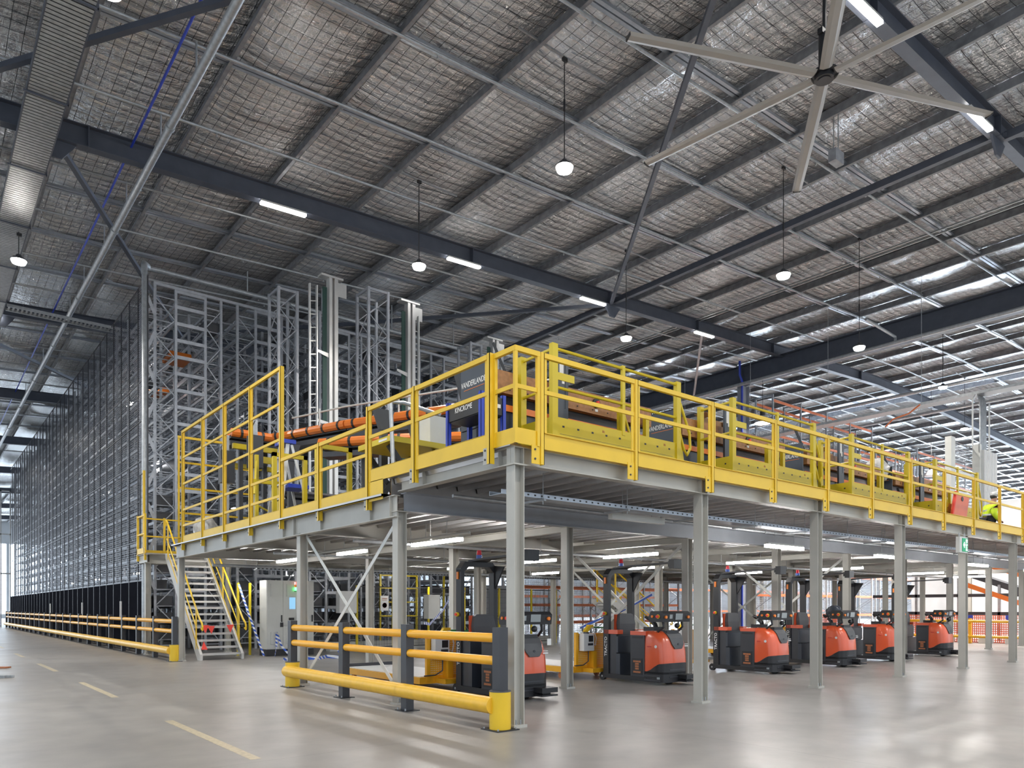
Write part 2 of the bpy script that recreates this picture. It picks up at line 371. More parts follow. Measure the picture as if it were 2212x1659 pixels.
# floor dashes
for i, (y0, y1) in enumerate([(6.83, 9.85), (12.95, 16.0), (19.1, 22.05), (25.3, 27.5), (31.3, 34.3)]):
    solid('floor_marking', MB().bx(2.43, 2.53, y0, y1, 0.0, 0.002), 'line', f'worn yellow dashed lane line on the concrete, {nth(i)} dash from the viewer', 'floor marking', 'yellow lane dashes')
# ------------------------------------------------------------------ roof steel
def straight(xa, xb): return V((xb - xa, 0, zr(xb) - zr(xa)))
RY = [6.9, 20.35, 33.8, 47.25, 60.7, 74.15, 87.6, 101, 114.5]
def rafter(y):
    mb = MB(); pts = [-7, 33.6, 44, 52, XE]
    for a, b in zip(pts[:-1], pts[1:]):
        mb.ibeam((a, y, zr(a) - 0.27), (b, y, zr(b) - 0.27), 0.26, 0.52, 0.022, 0.012)
    return mb
RL = ['dark steel roof rafter above the fan, lamps beneath it', 'dark steel roof rafter crossing the middle of the roof with four batten lamps', 'dark steel roof rafter passing just over the racking front, second beyond the middle rafter lamps']
for i, y in enumerate(RY):
    r = thing('roof_rafter', RL[i] if i < 3 else f'dark steel roof rafter far down the aisle, {nth(i)} rafter from the fan', 'roof beam', (-7, y, 11.9), 'dark roof rafters')
    part(r, 'beam', rafter(y), 'dark')
    for k, x in enumerate([3.3, 14.7, 21.4, 27.0, 33.0, 42, 52]):
        z = zr(x) - 0.27
        if i < 3: part(r, 'web_stiffener', MB().bx(x - 0.012, x + 0.012, y - 0.15, y + 0.15, z - 0.27, z + 0.26), 'dark')
    if i < 3:
        for x in (2.6, 21.6): part(r, 'haunch_plate', MB().prism([(x - 0.45, zr(x) - 0.53), (x + 0.45, zr(x) - 0.53), (x + 0.15, zr(x) - 0.95), (x - 0.1, zr(x) - 0.95)], 'y', y - 0.03, y + 0.03), 'dark')
Y0, Y1 = -7.0, YE - 0.5
npur = len(PX)
for k, x in enumerate(PX):
    z = zr(x); mb = MB()
    mb.bx(x - 0.003, x + 0.003, Y0, Y1, z, z + 0.28).bx(x - 0.085, x, Y0, Y1, z, z + 0.004).bx(x, x + 0.085, Y0, Y1, z + 0.276, z + 0.28).bx(x - 0.085, x - 0.082, Y0, Y1, z, z + 0.022)
    i = k - 4
    if x < 34: lab = f'galvanised roof purlin, {nth(int((34 - x) // 2.53))} on the fan side of the deep dark girder'
    else: lab = f'galvanised roof purlin, {nth(int((x - 34) // 2.53))} beyond the deep dark girder'
    solid('roof_purlin', mb, 'purlin', lab, 'roof purlin', 'galvanised roof purlins')
# bridging rows between purlins
BR = [10.4, 13.45, 16.3, 24.0, 27.1, 30.2, 37.2, 40.5, 43.9, 51, 54, 57.3]
for i, y in enumerate(BR):
    mb = MB(); mb2 = []
    pts = [-4.7, 44, 52, 96]
    for a, b in zip(pts[:-1], pts[1:]):
        for dy in (-0.06, 0.06): mb.bar((a, y + dy, zr(a) + 0.12), (b, y + dy, zr(b) + 0.12), 0.085, 0.07)
    solid('roof_bridging', mb, 'tray', f'row of twin galvanised bridging channels between purlins, {nth(i)} row out from the fan', 'roof bridging', 'bridging rows')
# sprinkler branch pipes
SP = [10.6, 13.25, 15.95, 18.65, 22.3, 25.2, 28.6, 31.5, 35.8, 38.8, 42, 45.3, 49.5, 53, 56.5, 62, 66]
for i, y in enumerate(SP):
    r = thing('sprinkler_pipe', f'thin grey sprinkler branch pipe under the purlins, {nth(i)} line out from the fan', 'sprinkler pipe', (-4, y, 12.4), 'sprinkler branch pipes')
    part(r, 'pipe', MB().tube([(-4.5, y, zr(-4.5) - 0.07), (44, y, zr(44) - 0.07), (52, y, zr(52) - 0.07), (98, y, zr(98) - 0.07)], 0.036, 8), 'galv')
    if i < 8:
        for k in range(12):
            x = 2.0 + 2.9 * k + (i % 2) * 0.9; z = zr(x) - 0.07
            part(r, 'sprinkler_head', MB().cyl((x, y, z - 0.10), (x, y, z), 0.012, n=6).cyl((x, y, z - 0.11), (x, y, z - 0.085), 0.03, n=8), 'galv')
# deep girder on columns, along the building
g = thing('roof_girder', 'deep dark steel girder running across under all the rafters at right', 'girder', (34, 6, 13.1))
part(g, 'beam', MB().ibeam((34, -7, 13.62), (34, 90, 13.62), 0.42, 1.02, 0.03, 0.016), 'dark')
for y in (-2, 9.6, 22.6, 36, 49): part(g, 'web_stiffener', MB().bx(33.83, 34.17, y - 0.015, y + 0.015, 13.12, 14.12), 'dark')
def hcol(mb, x, y, z0, z1, w=0.152, d=0.152, tf=0.0115, tw=0.008):
    """H column, flanges facing x, open channel facing y"""
    mb.bx(x - w / 2, x - w / 2 + tf, y - d / 2, y + d / 2, z0, z1).bx(x + w / 2 - tf, x + w / 2, y - d / 2, y + d / 2, z0, z1)
    return mb.bx(x - w / 2 + tf, x + w / 2 - tf, y - tw / 2, y + tw / 2, z0, z1)
for y, l in ((22.6, 'blue-grey steel roof column under the deep girder, beside the blue downpipe'), (49.0, 'blue-grey steel roof column under the deep girder, far behind the racking')):
    solid('roof_column', hcol(MB(), 34, y, 0, 13.1, 0.6, 0.34, 0.02, 0.014), 'blue_grey', l, 'column')
solid('downpipe', MB().tube([(33.5, 22.35, 0.0), (33.5, 22.35, 13.2), (33.3, 22.35, 13.5), (33.3, 22.35, 14.2)], 0.06, 10), 'blue', 'bright blue downpipe beside the grey roof column', 'pipe')
# ties and bracing members
def brace(name, a, b, w, h, label, cat='roof brace', group=None, mat='dark'):
    return solid(name, MB().bar(a, b, w, h), mat, label, cat, group)
brace('roof_tie', (21.6, 6.95, 13.55), (21.6, 20.3, 13.55), 0.16, 0.2, 'dark square roof tie from the fan rafter to the middle rafter')
brace('roof_tie', (21.6, 20.4, 13.5), (21.6, 33.7, 13.5), 0.16, 0.2, 'dark square roof tie running on beyond the middle rafter')
brace('roof_brace', (10.6, 6.95, 13.05), (21.5, 20.3, 13.45), 0.12, 0.12, 'long dark diagonal roof brace crossing behind two fan blades', group='dark diagonal braces')
brace('roof_brace', (8.5, 33.7, 12.95), (21.5, 20.4, 13.45), 0.12, 0.12, 'dark diagonal roof brace running from the middle rafter toward the lift masts', group='dark diagonal braces')
brace('roof_brace', (2.6, 20.4, 12.55), (9.2, 33.7, 12.8), 0.12, 0.12, 'dark diagonal roof brace beyond the middle rafter, crossing over the big pipe', group='dark diagonal braces')
brace('roof_brace', (1.2, 18.9, 12.6), (9.4, 7.0, 12.9), 0.12, 0.12, 'dark diagonal roof brace crossing beside the wide cable tray', group='dark diagonal braces')
brace('roof_brace', (-0.4, 33.8, 12.4), (10.4, 47.2, 12.8), 0.12, 0.12, 'dark diagonal roof brace above the rack side mesh', group='dark diagonal braces')
brace('roof_tie', (21.8, -6.5, 13.5), (21.8, 6.8, 13.5), 0.16, 0.2, 'dark roof tie on the near side of the fan rafter, in the upper corner')
brace('roof_brace', (21.7, 6.85, 13.5), (30.5, -5, 13.9), 0.12, 0.12, 'dark diagonal roof brace in the upper corner beyond the fan lamp', group='dark diagonal braces')
brace('girder_knee', (33.9, 9.2, 13.2), (28.4, 6.95, 13.95), 0.10, 0.10, 'grey knee brace from the deep girder up to the fan rafter', mat='galv')
brace('girder_knee', (34.0, 25.8, 13.2), (27.5, 20.4, 13.75), 0.10, 0.10, 'grey knee brace under the lamp, from the deep girder to the middle rafter', mat='galv')
# large mains
def main_pipe():
    r = thing('sprinkler_main', 'large galvanised water main hung along the roof above the rack aisle', 'pipe', (4.54, 8, 12.1))
    part(r, 'pipe', MB().tube([(4.54, 4.0, 12.3), (4.54, 120, 12.3)], 0.085, 14), 'galv')
    for y in [12.8, 17.9, 23.8, 29.8, 35.8, 41.8, 47.8, 53.8]: part(r, 'coupling', MB().cyl((4.54, y - 0.06, 12.3), (4.54, y + 0.06, 12.3), 0.105, n=14), 'galv')
    for y in [8.9, 15.9, 18.7, 22.3, 25.3, 28.7, 31.6, 38.8, 45.3, 53]: part(r, 'hanger', MB().tube([(4.54, y, 12.36), (4.54, y, zr(4.5) - 0.02)], 0.02, 6), 'galv')
main_pipe()
r = thing('sprinkler_main', 'galvanised water main with elbow and drop pipe crossing above the racking front', 'pipe', (5.8, 26.2, 12.0))
part(r, 'pipe', MB().tube([(5.66, 25.33, 0.0), (5.66, 25.33, 12.05), (5.7, 25.5, 12.3), (5.95, 26.1, 12.45), (6.3, 26.2, 12.5), (20.5, 26.2, 12.6)], 0.075, 12), 'galv')
part(r, 'elbow', MB().tube([(5.66, 25.33, 11.9), (5.66, 25.33, 12.05), (5.7, 25.5, 12.3), (5.9, 25.95, 12.43)], 0.095, 12), 'galv')
for x in (9.2, 12, 15, 18): part(r, 'hanger', MB().tube([(x, 26.2, 12.6), (x, 26.2, zr(x))], 0.02, 6), 'galv')
solid('roof_main', MB().tube([(33.2, -6, 12.95), (33.2, 40, 12.95)], 0.085, 12).tube([(33.2, 14.5, 12.95), (33.2, 14.5, 13.2), (30.5, 14.5, 13.3)], 0.06, 10), 'galv', 'galvanised water main hung beside the deep dark girder', 'pipe')
for i, (x, l) in enumerate(((41.5, 'pale water main crossing beneath the far roof, nearer the deep girder'), (46.5, 'pale water main crossing beneath the far roof just before the skylight'))):
    solid('roof_main', MB().tube([(x, -6, 12.9), (x, 70, 12.9)], 0.09, 10), 'galv', l, 'pipe')
solid('blue_pipe', MB().tube([(4.25, 4, 12.92), (4.25, 34, 12.92), (4.3, 70, 12.95)], 0.028, 8), 'blue', 'thin bright blue pipe strapped under the purlins near the cable tray', 'pipe')
# wide perforated cable tray
def wide_tray():
    r = thing('cable_tray', 'wide perforated steel cable tray running along the roof at the aisle', 'cable tray', (2.15, 5, 11.85))
    mb = MB(); y = 3.0
    while y < 100:
        mb.bx(1.80, 2.50, y, y + 0.085, 11.90, 11.906); y += 0.115 if y < 40 else 0.23
    part(r, 'perforated_base', mb, 'galv'); part(r, 'backing_sheet', MB().bx(1.80, 2.50, 3.0, 100, 11.925, 11.93), 'char')
    for x in (1.80, 2.50): part(r, 'side_rail', MB().bx(x - 0.012, x + 0.012, 3, 100, 11.89, 12.0), 'dark')
    for k in range(12): part(r, 'hanger', MB().bx(2.515, 2.54, 5 + 3.2 * k, 5.03 + 3.2 * k, 11.85, zr(2.4)).bx(1.74, 2.54, 5 + 3.2 * k, 5.04 + 3.2 * k, 11.86, 11.89), 'dark')
wide_tray()
r = thing('cable_ladder', 'slotted cable ladder branching off below the roof over the rack aisle', 'cable tray', (4, 31, 11.9))
mb = MB()
for k in range(46): mb.bx(2.6 + 0.13 * k, 2.66 + 0.13 * k, 31.0, 31.45, 11.9, 11.92)
part(r, 'rungs', mb, 'galv')
for y in (31.0, 31.45): part(r, 'side_rail', MB().bx(2.55, 8.6, y - 0.02, y + 0.02, 11.88, 11.98), 'galv')
# unistrut runs by the fan rafter (twin bright channel)
solid('conduit_run', MB().bx(26.9, 26.95, -5, 34, zr(27) - 0.06, zr(27) - 0.01).bx(27.15, 27.2, -5, 34, zr(27) - 0.06, zr(27) - 0.01), 'galv', 'twin bright conduit strips running along a purlin past the dark roof tie', 'conduit')
# ------------------------------------------------------------------ ceiling fan
def fan():
    cx, cyy, z = 13.32, 7.11, 11.4
    r = thing('ceiling_fan', 'huge six-bladed pale grey ceiling fan hung on a black rod', 'ceiling fan', (cx, cyy, z - 0.1))
    for k in range(6):
        a = R(37 + 60 * k) - (R(2) if k in (2, 3) else 0); d = V((math.cos(a), math.sin(a), 0)); s = V((-math.sin(a), math.cos(a), 0)); mb = MB(); rings = []
        for t, wd in ((0.22, 0.22), (0.9, 0.25), (3.0, 0.225), (3.95, 0.21)):
            c = V((cx, cyy, z)) + d * t; rings.append([c + s * (wd * u) + V((0, 0, h)) for u, h in ((-0.5, 0.0), (-0.2, -0.022), (0.25, -0.012), (0.5, 0.02), (0.25, 0.022), (-0.2, 0.03))])
        mb.loft(rings); b = part(r, 'blade', mb, 'fan')
        c = V((cx, cyy, z)) + d * 3.95
        part(b, 'blade_tip', MB().bar(c - d * 0.005, c + d * 0.015, 0.17, 0.06), 'black')
    part(r, 'hub', MB().cyl((cx, cyy, z - 0.07), (cx, cyy, z + 0.06), 0.17, n=20).cyl((cx, cyy, z - 0.085), (cx, cyy, z - 0.07), 0.12, n=20), 'black')
    part(r, 'hub_plate', MB().cyl((cx, cyy, z + 0.03), (cx, cyy, z + 0.05), 0.26, n=24), 'char')
    m = part(r, 'motor', MB().cyl((cx, cyy, z + 0.06), (cx, cyy, z + 0.78), 0.105, n=16).bx(cx - 0.16, cx + 0.16, cyy - 0.05, cyy + 0.05, z + 0.74, z + 0.84), 'black')
    part(m, 'rating_label', MB().bx(cx - 0.06, cx + 0.01, cyy - 0.112, cyy - 0.104, z + 0.42, z + 0.52), 'paper', 'white rating label')
    part(r, 'drop_rod', MB().cyl((cx, cyy, z + 0.8), (cx, cyy, zr(cx)), 0.035, n=10), 'black')
    part(r, 'mount_bracket', MB().bx(cx - 0.3, cx + 0.3, cyy - 0.1, cyy + 0.1, zr(cx) - 0.08, zr(cx)), 'dark')
fan()
# small grey junction box hung behind the fan
r = thing('junction_box', 'grey metal box hung on two rods just behind a fan blade', 'junction box', (18.0, 9.3, 12.6))
part(r, 'box', MB().bx(17.8, 18.2, 9.2, 9.4, 12.55, 12.85), 'purlin'); part(r, 'rod', MB().cyl((17.99, 9.24, 12.85), (17.99, 9.24, zr(18)), 0.015, n=6), 'galv'); part(r, 'rod', MB().cyl((17.99, 9.36, 12.85), (17.99, 9.36, zr(18)), 0.015, n=6), 'galv')
# ------------------------------------------------------------------ high-bay pendants
def lamp_light(parent, x, y, z, power, size, spread=R(150)):
    l = bpy.data.lights.new('lamp_light', 'AREA'); l.shape = 'DISK'; l.size = size; l.energy = power; l.color = (1.0, 0.95, 0.88); l.spread = spread
    o = bpy.data.objects.new('lamp_light', l); col.objects.link(o); o.parent = parent; o.location = V((x, y, z)) - origin(parent); return o
HB = [(11.1, 11.87, 11.0, 'high-bay pendant lamp on a long cord, directly above the platform corner'), (11.1, 17.86, 11.0, 'high-bay pendant lamp between the middle rafter and the lift masts'),
      (19.1, 11.4, 10.75, 'high-bay pendant lamp hanging beneath the dark square roof tie'), (19.3, 17.5, 10.75, 'high-bay pendant lamp low over the platform beside the middle rafter lamp'),
      (25.4, 12.3, 10.35, 'high-bay pendant lamp in front of the deep dark girder'), (2.3, 24.6, 11.0, 'high-bay pendant lamp beside the wide cable tray'), (2.4, 12.9, 11.0, 'high-bay pendant lamp beside the cable tray at the top edge'),
      (39.3, 14.9, 12.2, 'high-bay pendant lamp hanging beyond the deep girder, near the far rafter'), (48.5, 17.2, 12.0, 'small far high-bay pendant lamp above the cable ladder'),
      (3.0, 2.5, 11.0, None), (11.0, -2.5, 11.0, None), (19.0, -2.5, 11.0, None), (27.5, 1.5, 11.0, None), (2.3, 36.5, 11.0, None), (2.3, 49, 11.0, None), (2.3, 63, 11, None), (40, 3, 12, None), (47.8, 6, 12, None), (42, 28, 12, None), (60, 16, 12, None), (60, 34, 12, None), (75, 25, 12, None), (52, 44, 12, None)]  # open-floor and far-bay lamps are added to light the hall
for i, (x, y, z, lab) in enumerate(HB):
    r = thing('highbay_lamp', lab or ('high-bay pendant lamp far down the rack aisle, %s in line' % nth(max(0, i - 12)) if x < 3 and y > 30 else 'added high-bay pendant lamp over the open floor or far bays, number %s from the viewer' % nth(max(0, i - 9))), 'pendant lamp', (x, y, z), 'high-bay pendants')
    top = zr(x) + 0.1 if x > 3.5 else 11.86
    part(r, 'housing', MB().cyl((x, y, z + 0.06), (x, y, z + 0.13), 0.19, 0.15, 20).cyl((x, y, z + 0.13), (x, y, z + 0.22), 0.10, 0.06, 16), 'char')
    part(r, 'diffuser', MB().cyl((x, y, z - 0.02), (x, y, z + 0.06), 0.16, 0.19, 20), 'high', 'glowing white lamp face')
    part(r, 'cord', MB().cyl((x, y, z + 0.2), (x, y, top), 0.012, n=6).cyl((x, y, z + 1.3), (x, y, z + 1.55), 0.025, n=6), 'black')
    part(r, 'support_bar', MB().bx(x - 1.3, x + 1.3, y - 0.02, y + 0.02, zr(x) + 0.05, zr(x) + 0.09), 'galv') if x > 3.5 else None
    part(r, 'junction_box', MB().bx(x - 0.05, x + 0.07, y - 0.03, y + 0.03, top - 0.12, top - 0.04), 'black')
    lamp_light(r, x, y, z - 0.04, HBP * (8.0 if x > 36 else 1), 0.36)
# bell lamp under the girder
for x, y, z, l in ((33.9, 21.4, 10.9, 'bright bell-shaped lamp hung beneath the deep girder near its column'), (48.38, 19.0, 9.5, 'unlit silver bell lamp hanging beyond the orange racking'), (58, 11.5, 9.2, 'small dark bell lamp hung at the far edge of the hall')):
    r = thing('bell_lamp', l, 'pendant lamp', (x, y, z))
    part(r, 'shade', MB().cyl((x, y, z), (x, y, z + 0.35), 0.42, 0.22, 18), 'alu'); part(r, 'cap', MB().cyl((x, y, z + 0.35), (x, y, z + 0.6), 0.14, n=12), 'char')
    part(r, 'cord', MB().cyl((x, y, z + 0.6), (x, y, zr(x) + 0.1 if x > 36 else 13.12), 0.012, n=6), 'black')
    part(r, 'lamp_face', MB().cyl((x, y, z - 0.02), (x, y, z + 0.0), 0.38, n=18), 'lamp' if x < 40 else 'alu')
# battens fixed under the rafters
BT = [(20.35, 7.48, 8.78, 'left-hand batten lamp glowing beneath the middle rafter, nearest the water main'), (20.35, 13.7, 15.0, 'batten lamp beneath the middle rafter near the two lift masts'), (20.35, 19.8, 21.1, 'batten lamp beneath the middle rafter beside the roof tie'), (20.35, 26.8, 28.1, 'batten lamp beneath the middle rafter closest to the deep girder'),
      (6.9, 13.6, 14.9, 'bright batten lamp beneath the fan rafter at the top edge'), (6.9, 19.4, 20.8, 'bright batten lamp beneath the fan rafter at the tip of a fan blade'), (33.8, 1.3, 2.6, 'batten lamp on the far rafter at the edge beside the cable tray'), (6.9, 7.5, 8.8, None), (6.9, 26, 27.3, None), (-6.0, 8, 9.3, None)]
for y, x0, x1, lab in BT:
    xm = (x0 + x1) / 2; z = zr(xm) - 0.53; s = (zr(x1) - zr(x0))
    r = thing('batten_lamp', lab or 'batten lamp beneath a rafter out of the picture', 'batten lamp', (xm, y, z - 0.12), 'rafter batten lamps')
    part(r, 'housing', MB().bar((x0, y - 0.10, z - 0.03 - s / 2), (x1, y - 0.10, z - 0.03 + s / 2), 0.13, 0.05), 'offw')
    part(r, 'tube', MB().bar((x0, y - 0.10, z - 0.085 - s / 2), (x1, y - 0.10, z - 0.085 + s / 2), 0.13, 0.06), 'lamp', 'glowing white tube')
# ------------------------------------------------------------------ high-bay storage racking
RYF, RYB, RH = 25.7, 67.0, 11.8
FY = [RYF + 1.88 * k for k in range(23)]
LV = [0.35 + 0.545 * k for k in range(21)]
def frame_mesh(wd, flip):
    mb = MB()
    for x in (0, wd):
        mb.bx(x - 0.03, x + 0.03, -0.035, 0.035, 0.0, RH)
        s = 1 if x == 0 else -1
        mb.bx(x + s * 0.026, x + s * 0.045, -0.05, 0.05, 0.0, RH)
    z = 0.25; k = flip
    mb.bar((0, 0, 0.2), (wd, 0, 0.2), 0.03, 0.03)
    while z + 0.62 < RH - 0.2:
        a, b = ((0.03, wd - 0.03) if k % 2 == 0 else (wd - 0.03, 0.03)); mb.bar((a, 0, z), (b, 0, z + 0.62), 0.028, 0.022, (0, 1, 0)); z += 0.62; k += 1
    mb.bar((0, 0, z + 0.05), (wd, 0, z + 0.05), 0.03, 0.03)
    return mb.mesh('upright_frame', 'rack')
FM = {0.65: frame_mesh(0.65, 0), 0.53: frame_mesh(0.53, 1)}
def level_mesh(wd):
    mb = MB(); L = RYB - RYF
    for x in (0.045, wd - 0.045): mb.bx(x - 0.02, x + 0.02, 0, L, -0.045, 0.045)
    y = 0.15
    while y < L: mb.bx(0.05, wd - 0.05, y - 0.02, y + 0.02, 0.02, 0.045); y += 0.47
    return mb.mesh('shelf_level', 'rack')
LM = {0.65: level_mesh(0.65), 0.53: level_mesh(0.53)}
ROWS = []
x = 6.05
for m in range(5): ROWS += [(x, 0.65), (x + 1.56, 0.53)]; x += 2.62
def addobj(name, me, parent, loc, label=None):
    o = bpy.data.objects.new(name, me); col.objects.link(o); o.parent = parent; o.location = V(loc) - origin(parent); return tag(o, label)
for i, (x, wd) in enumerate(ROWS):
    r = thing('storage_rack', f'tall galvanised storage rack row, {nth(i)} row in from the mesh-fenced side', 'storage rack', (x, RYF, 0), 'high-bay rack rows')
    for k, y in enumerate(FY):
        if i > 3 and k > 13: break
        addobj('upright_frame', FM[wd], r, (x, y, 0))
    for z in LV: addobj('shelf_level', LM[wd], r, (x, RYF, z))
    if i % 2 == 0:      # end beams spanning to the next row, at each level
        for k, z in enumerate([0.8] + [z for z in LV[2:] if abs(z - 6.9) > 0.3] + [11.76]):
            part(r, 'end_beam', MB().bx(x + 0.68, x + 1.53, RYF - 0.03, RYF + 0.03, z - 0.055, z + 0.055), 'rack')
        for z in (2.9, 5.05, 6.6, 9.4):
            part(r, 'walkway', MB().bx(x + 0.7, x + 1.5, RYF + 0.3, RYF + 26, z, z + 0.03), 'rack') if i < 6 and z in (6.6,) else None
solid('rack_top_beam', MB().bx(6.02, 19.2, RYF - 0.05, RYF + 0.05, RH, RH + 0.09), 'rack', 'long galvanised beam tying the tops of the racking front together', 'rack beam')
for i, y in enumerate(FY[3:15:3]):
    solid('rack_top_beam', MB().bx(6.02, 19.2, y - 0.05, y + 0.05, RH, RH + 0.09), 'rack', f'galvanised cross beam over the racking, {nth(i)} behind the front one', 'rack beam')
# corner plates at the fenced side
cp = thing('corner_bracing', 'zigzag of flat galvanised plates up the front corner between rack and mesh fence', 'rack brace', (5.93, 25.6, 0))
z = 2.0; k = 0
while z < 11.4:
    a, b = ((5.82, 6.04) if k % 2 else (6.04, 5.82)); part(cp, 'plate', MB().bar((a, 25.60, z), (b, 25.60, z + 0.55), 0.10, 0.008, (0, -1, 0)), 'rack'); z += 1.1; k += 1
# dark totes on the shelves
tb = MB().bx(-0.24, 0.24, -0.30, 0.30, 0.0, 0.32).bx(-0.255, 0.255, -0.315, 0.315, 0.27, 0.31)
tme = tb.mesh('storage_tote', 'char'); TL = []
rnd = random.Random(11)
def tote(x, y, z, lab):
    o = bpy.data.objects.new('storage_tote', tme); col.objects.link(o); o.location = (x, y, z); tag(o, lab, 'tote', 'dark totes in the racking')
for i, (x, wd) in enumerate(ROWS):
    for li, z in enumerate(LV):
        for k in range(3):
            p = 0.75 if li < 4 else (0.22 if li < 10 else 0.06)
            if i in (3, 4, 5) and 9 < li < 17: p = 0.5
            if rnd.random() < p: tote(x + wd / 2, RYF + (0.42, 1.08, 2.32)[k], z + 0.046, f'dark storage tote, rack row {i+1} from fence, shelf {li+1} up, {ORD[k]} from front')
# orange shuttle carriages in the aisles
for i, (x, y, z, l) in enumerate(((7.2, 27.6, 10.0, 'orange shuttle carriage high in the racking aisle, nearest the mesh fence'), (7.2, 30.5, 9.5, 'orange shuttle carriage deeper in the same high aisle'), (12.5, 26.6, 8.15, 'small orange shuttle carriage between the two lift masts'), (15.0, 27.2, 6.0, 'orange shuttle carriage low in the racking behind the conveyor'))):
    s = thing('rack_shuttle', l, 'shuttle', (x, y, z))
    part(s, 'body', MB().bx(x - 0.36, x + 0.36, y - 0.45, y + 0.45, z + 0.03, z + 0.16), 'conv'); part(s, 'end_cover', MB().prism([(y - 0.6, z + 0.02), (y - 0.45, z + 0.02), (y - 0.45, z + 0.24), (y - 0.52, z + 0.24)], 'x', x - 0.36, x + 0.36), 'conv')
    for dx in (-0.34, 0.34): part(s, 'guide_rail', MB().bx(x + dx - 0.02, x + dx + 0.02, y - 0.45, y + 0.45, z + 0.16, z + 0.2), 'char')
# battens glowing inside the rack aisles
for i, (x, y, z) in enumerate(((6.95, 30, 9.75), (6.95, 33.5, 9.75), (9.6, 31, 9.3), (9.6, 35, 9.3), (6.95, 29, 6.4), (6.95, 38, 6.4), (9.6, 29, 5.2), (12.2, 30, 6.1), (6.9, 32, 2.75), (6.9, 40, 2.75), (6.9, 47, 2.75), (12.0, 29, 2.7), (14.6, 30, 2.7))):
    solid('aisle_lamp', MB().bx(x - 0.05, x + 0.05, y - 0.35, y + 0.35, z, z + 0.05), 'lamp', f'small white lamp inside the dark racking, {["upper left", "upper left deeper", "upper middle", "upper middle deeper", "mid-height near fence", "mid-height deep near fence", "mid-height middle aisle", "mid-height right aisle", "low near fence", "low deeper near fence", "low deepest near fence", "low middle aisle", "low right aisle"][i]}', 'lamp', 'rack aisle lamps')
# mesh side fence, panel by panel
FX = 5.80
fm = MB().bx(-0.003, 0.003, 0.03, 1.24, 2.32, 11.9).mesh('mesh_sheet', 'mesh'); fs = MB().bx(-0.006, 0.006, 0.03, 1.24, 0.15, 2.28).mesh('solid_sheet', 'sheet')
fr = MB()
for z in (0.13, 2.30, 3.6, 4.9, 6.2, 7.5, 8.8, 11.93): fr.bx(-0.015, 0.015, 0.0, 1.27, z - 0.015, z + 0.015)
fr.bx(-0.02, 0.02, -0.02, 0.02, 0, 11.95); fr = fr.mesh('frame', 'char')
for k in range(33):
    y = 25.5 + 1.27 * k
    r = thing('mesh_fence', f'tall black mesh fence panel along the rack side, {nth(k)} from the near corner', 'fence panel', (FX, y, 0), 'rack side fence panels')
    for nm, me in (('mesh_sheet', fm), ('solid_sheet', fs), ('frame', fr)): addobj(nm, me, r, (FX, y, 0))
for i, y in enumerate((29.2, 36.9, 46.5)): solid('door_handle_plate', MB().bx(FX - 0.06, FX - 0.004, y, y + 0.07, 1.05, 1.65), 'paper', f'white door handle plate on the dark fence sheets, {nth(i)} from the near corner', 'handle', 'fence handle plates')
solid('gantry_ladder', MB().bx(5.2, 5.28, 68.2, 68.3, 0, 10.4).bx(5.8, 5.88, 68.2, 68.3, 0, 10.4).bx(5.2, 5.88, 68.2, 68.3, 10.3, 10.4).bx(5.2, 5.88, 68.2, 68.3, 7, 7.1).bx(5.2, 5.88, 68.2, 68.3, 4, 4.1), 'galv', 'pale steel ladder frame at the far end of the fenced racking', 'ladder')
# ------------------------------------------------------------------ lift masts in front of the racking
def truss(mb, x, y, wd, z0, z1, ydir=False, posts=True):
    p = lambda u, z: (x, y + u, z) if ydir else (x + u, y, z)
    for u in (0, wd) if posts else (): q = p(u, 0); mb.bx(q[0] - 0.04, q[0] + 0.04, q[1] - 0.04, q[1] + 0.04, z0, z1)
    z = z0 + 0.2; k = 0
    while z + 0.6 < z1: mb.bar(p(0.03 if k % 2 else wd - 0.03, z), p(wd - 0.03 if k % 2 else 0.03, z + 0.6), 0.025, 0.03, (0, 1, 0) if not ydir else (1, 0, 0)); z += 0.6; k += 1
    mb.bar(p(0, z1 - 0.05), p(wd, z1 - 0.05), 0.05, 0.08)
def perf(mb, x, y, z0, z1):
    mb.bx(x - 0.02, x + 0.02, y - 0.05, y + 0.05, z0, z1)
LT = [(10.35, 22.1, 11.95, 'silver lift mast with green belt and ladder rails, nearest the mesh fence'), (13.3, 22.2, 11.95, 'silver lift mast with green belt, between lattice tower and machine'), (17.45, 22.8, 11.8, 'silver lift mast rising behind the dark machine cabinet')]
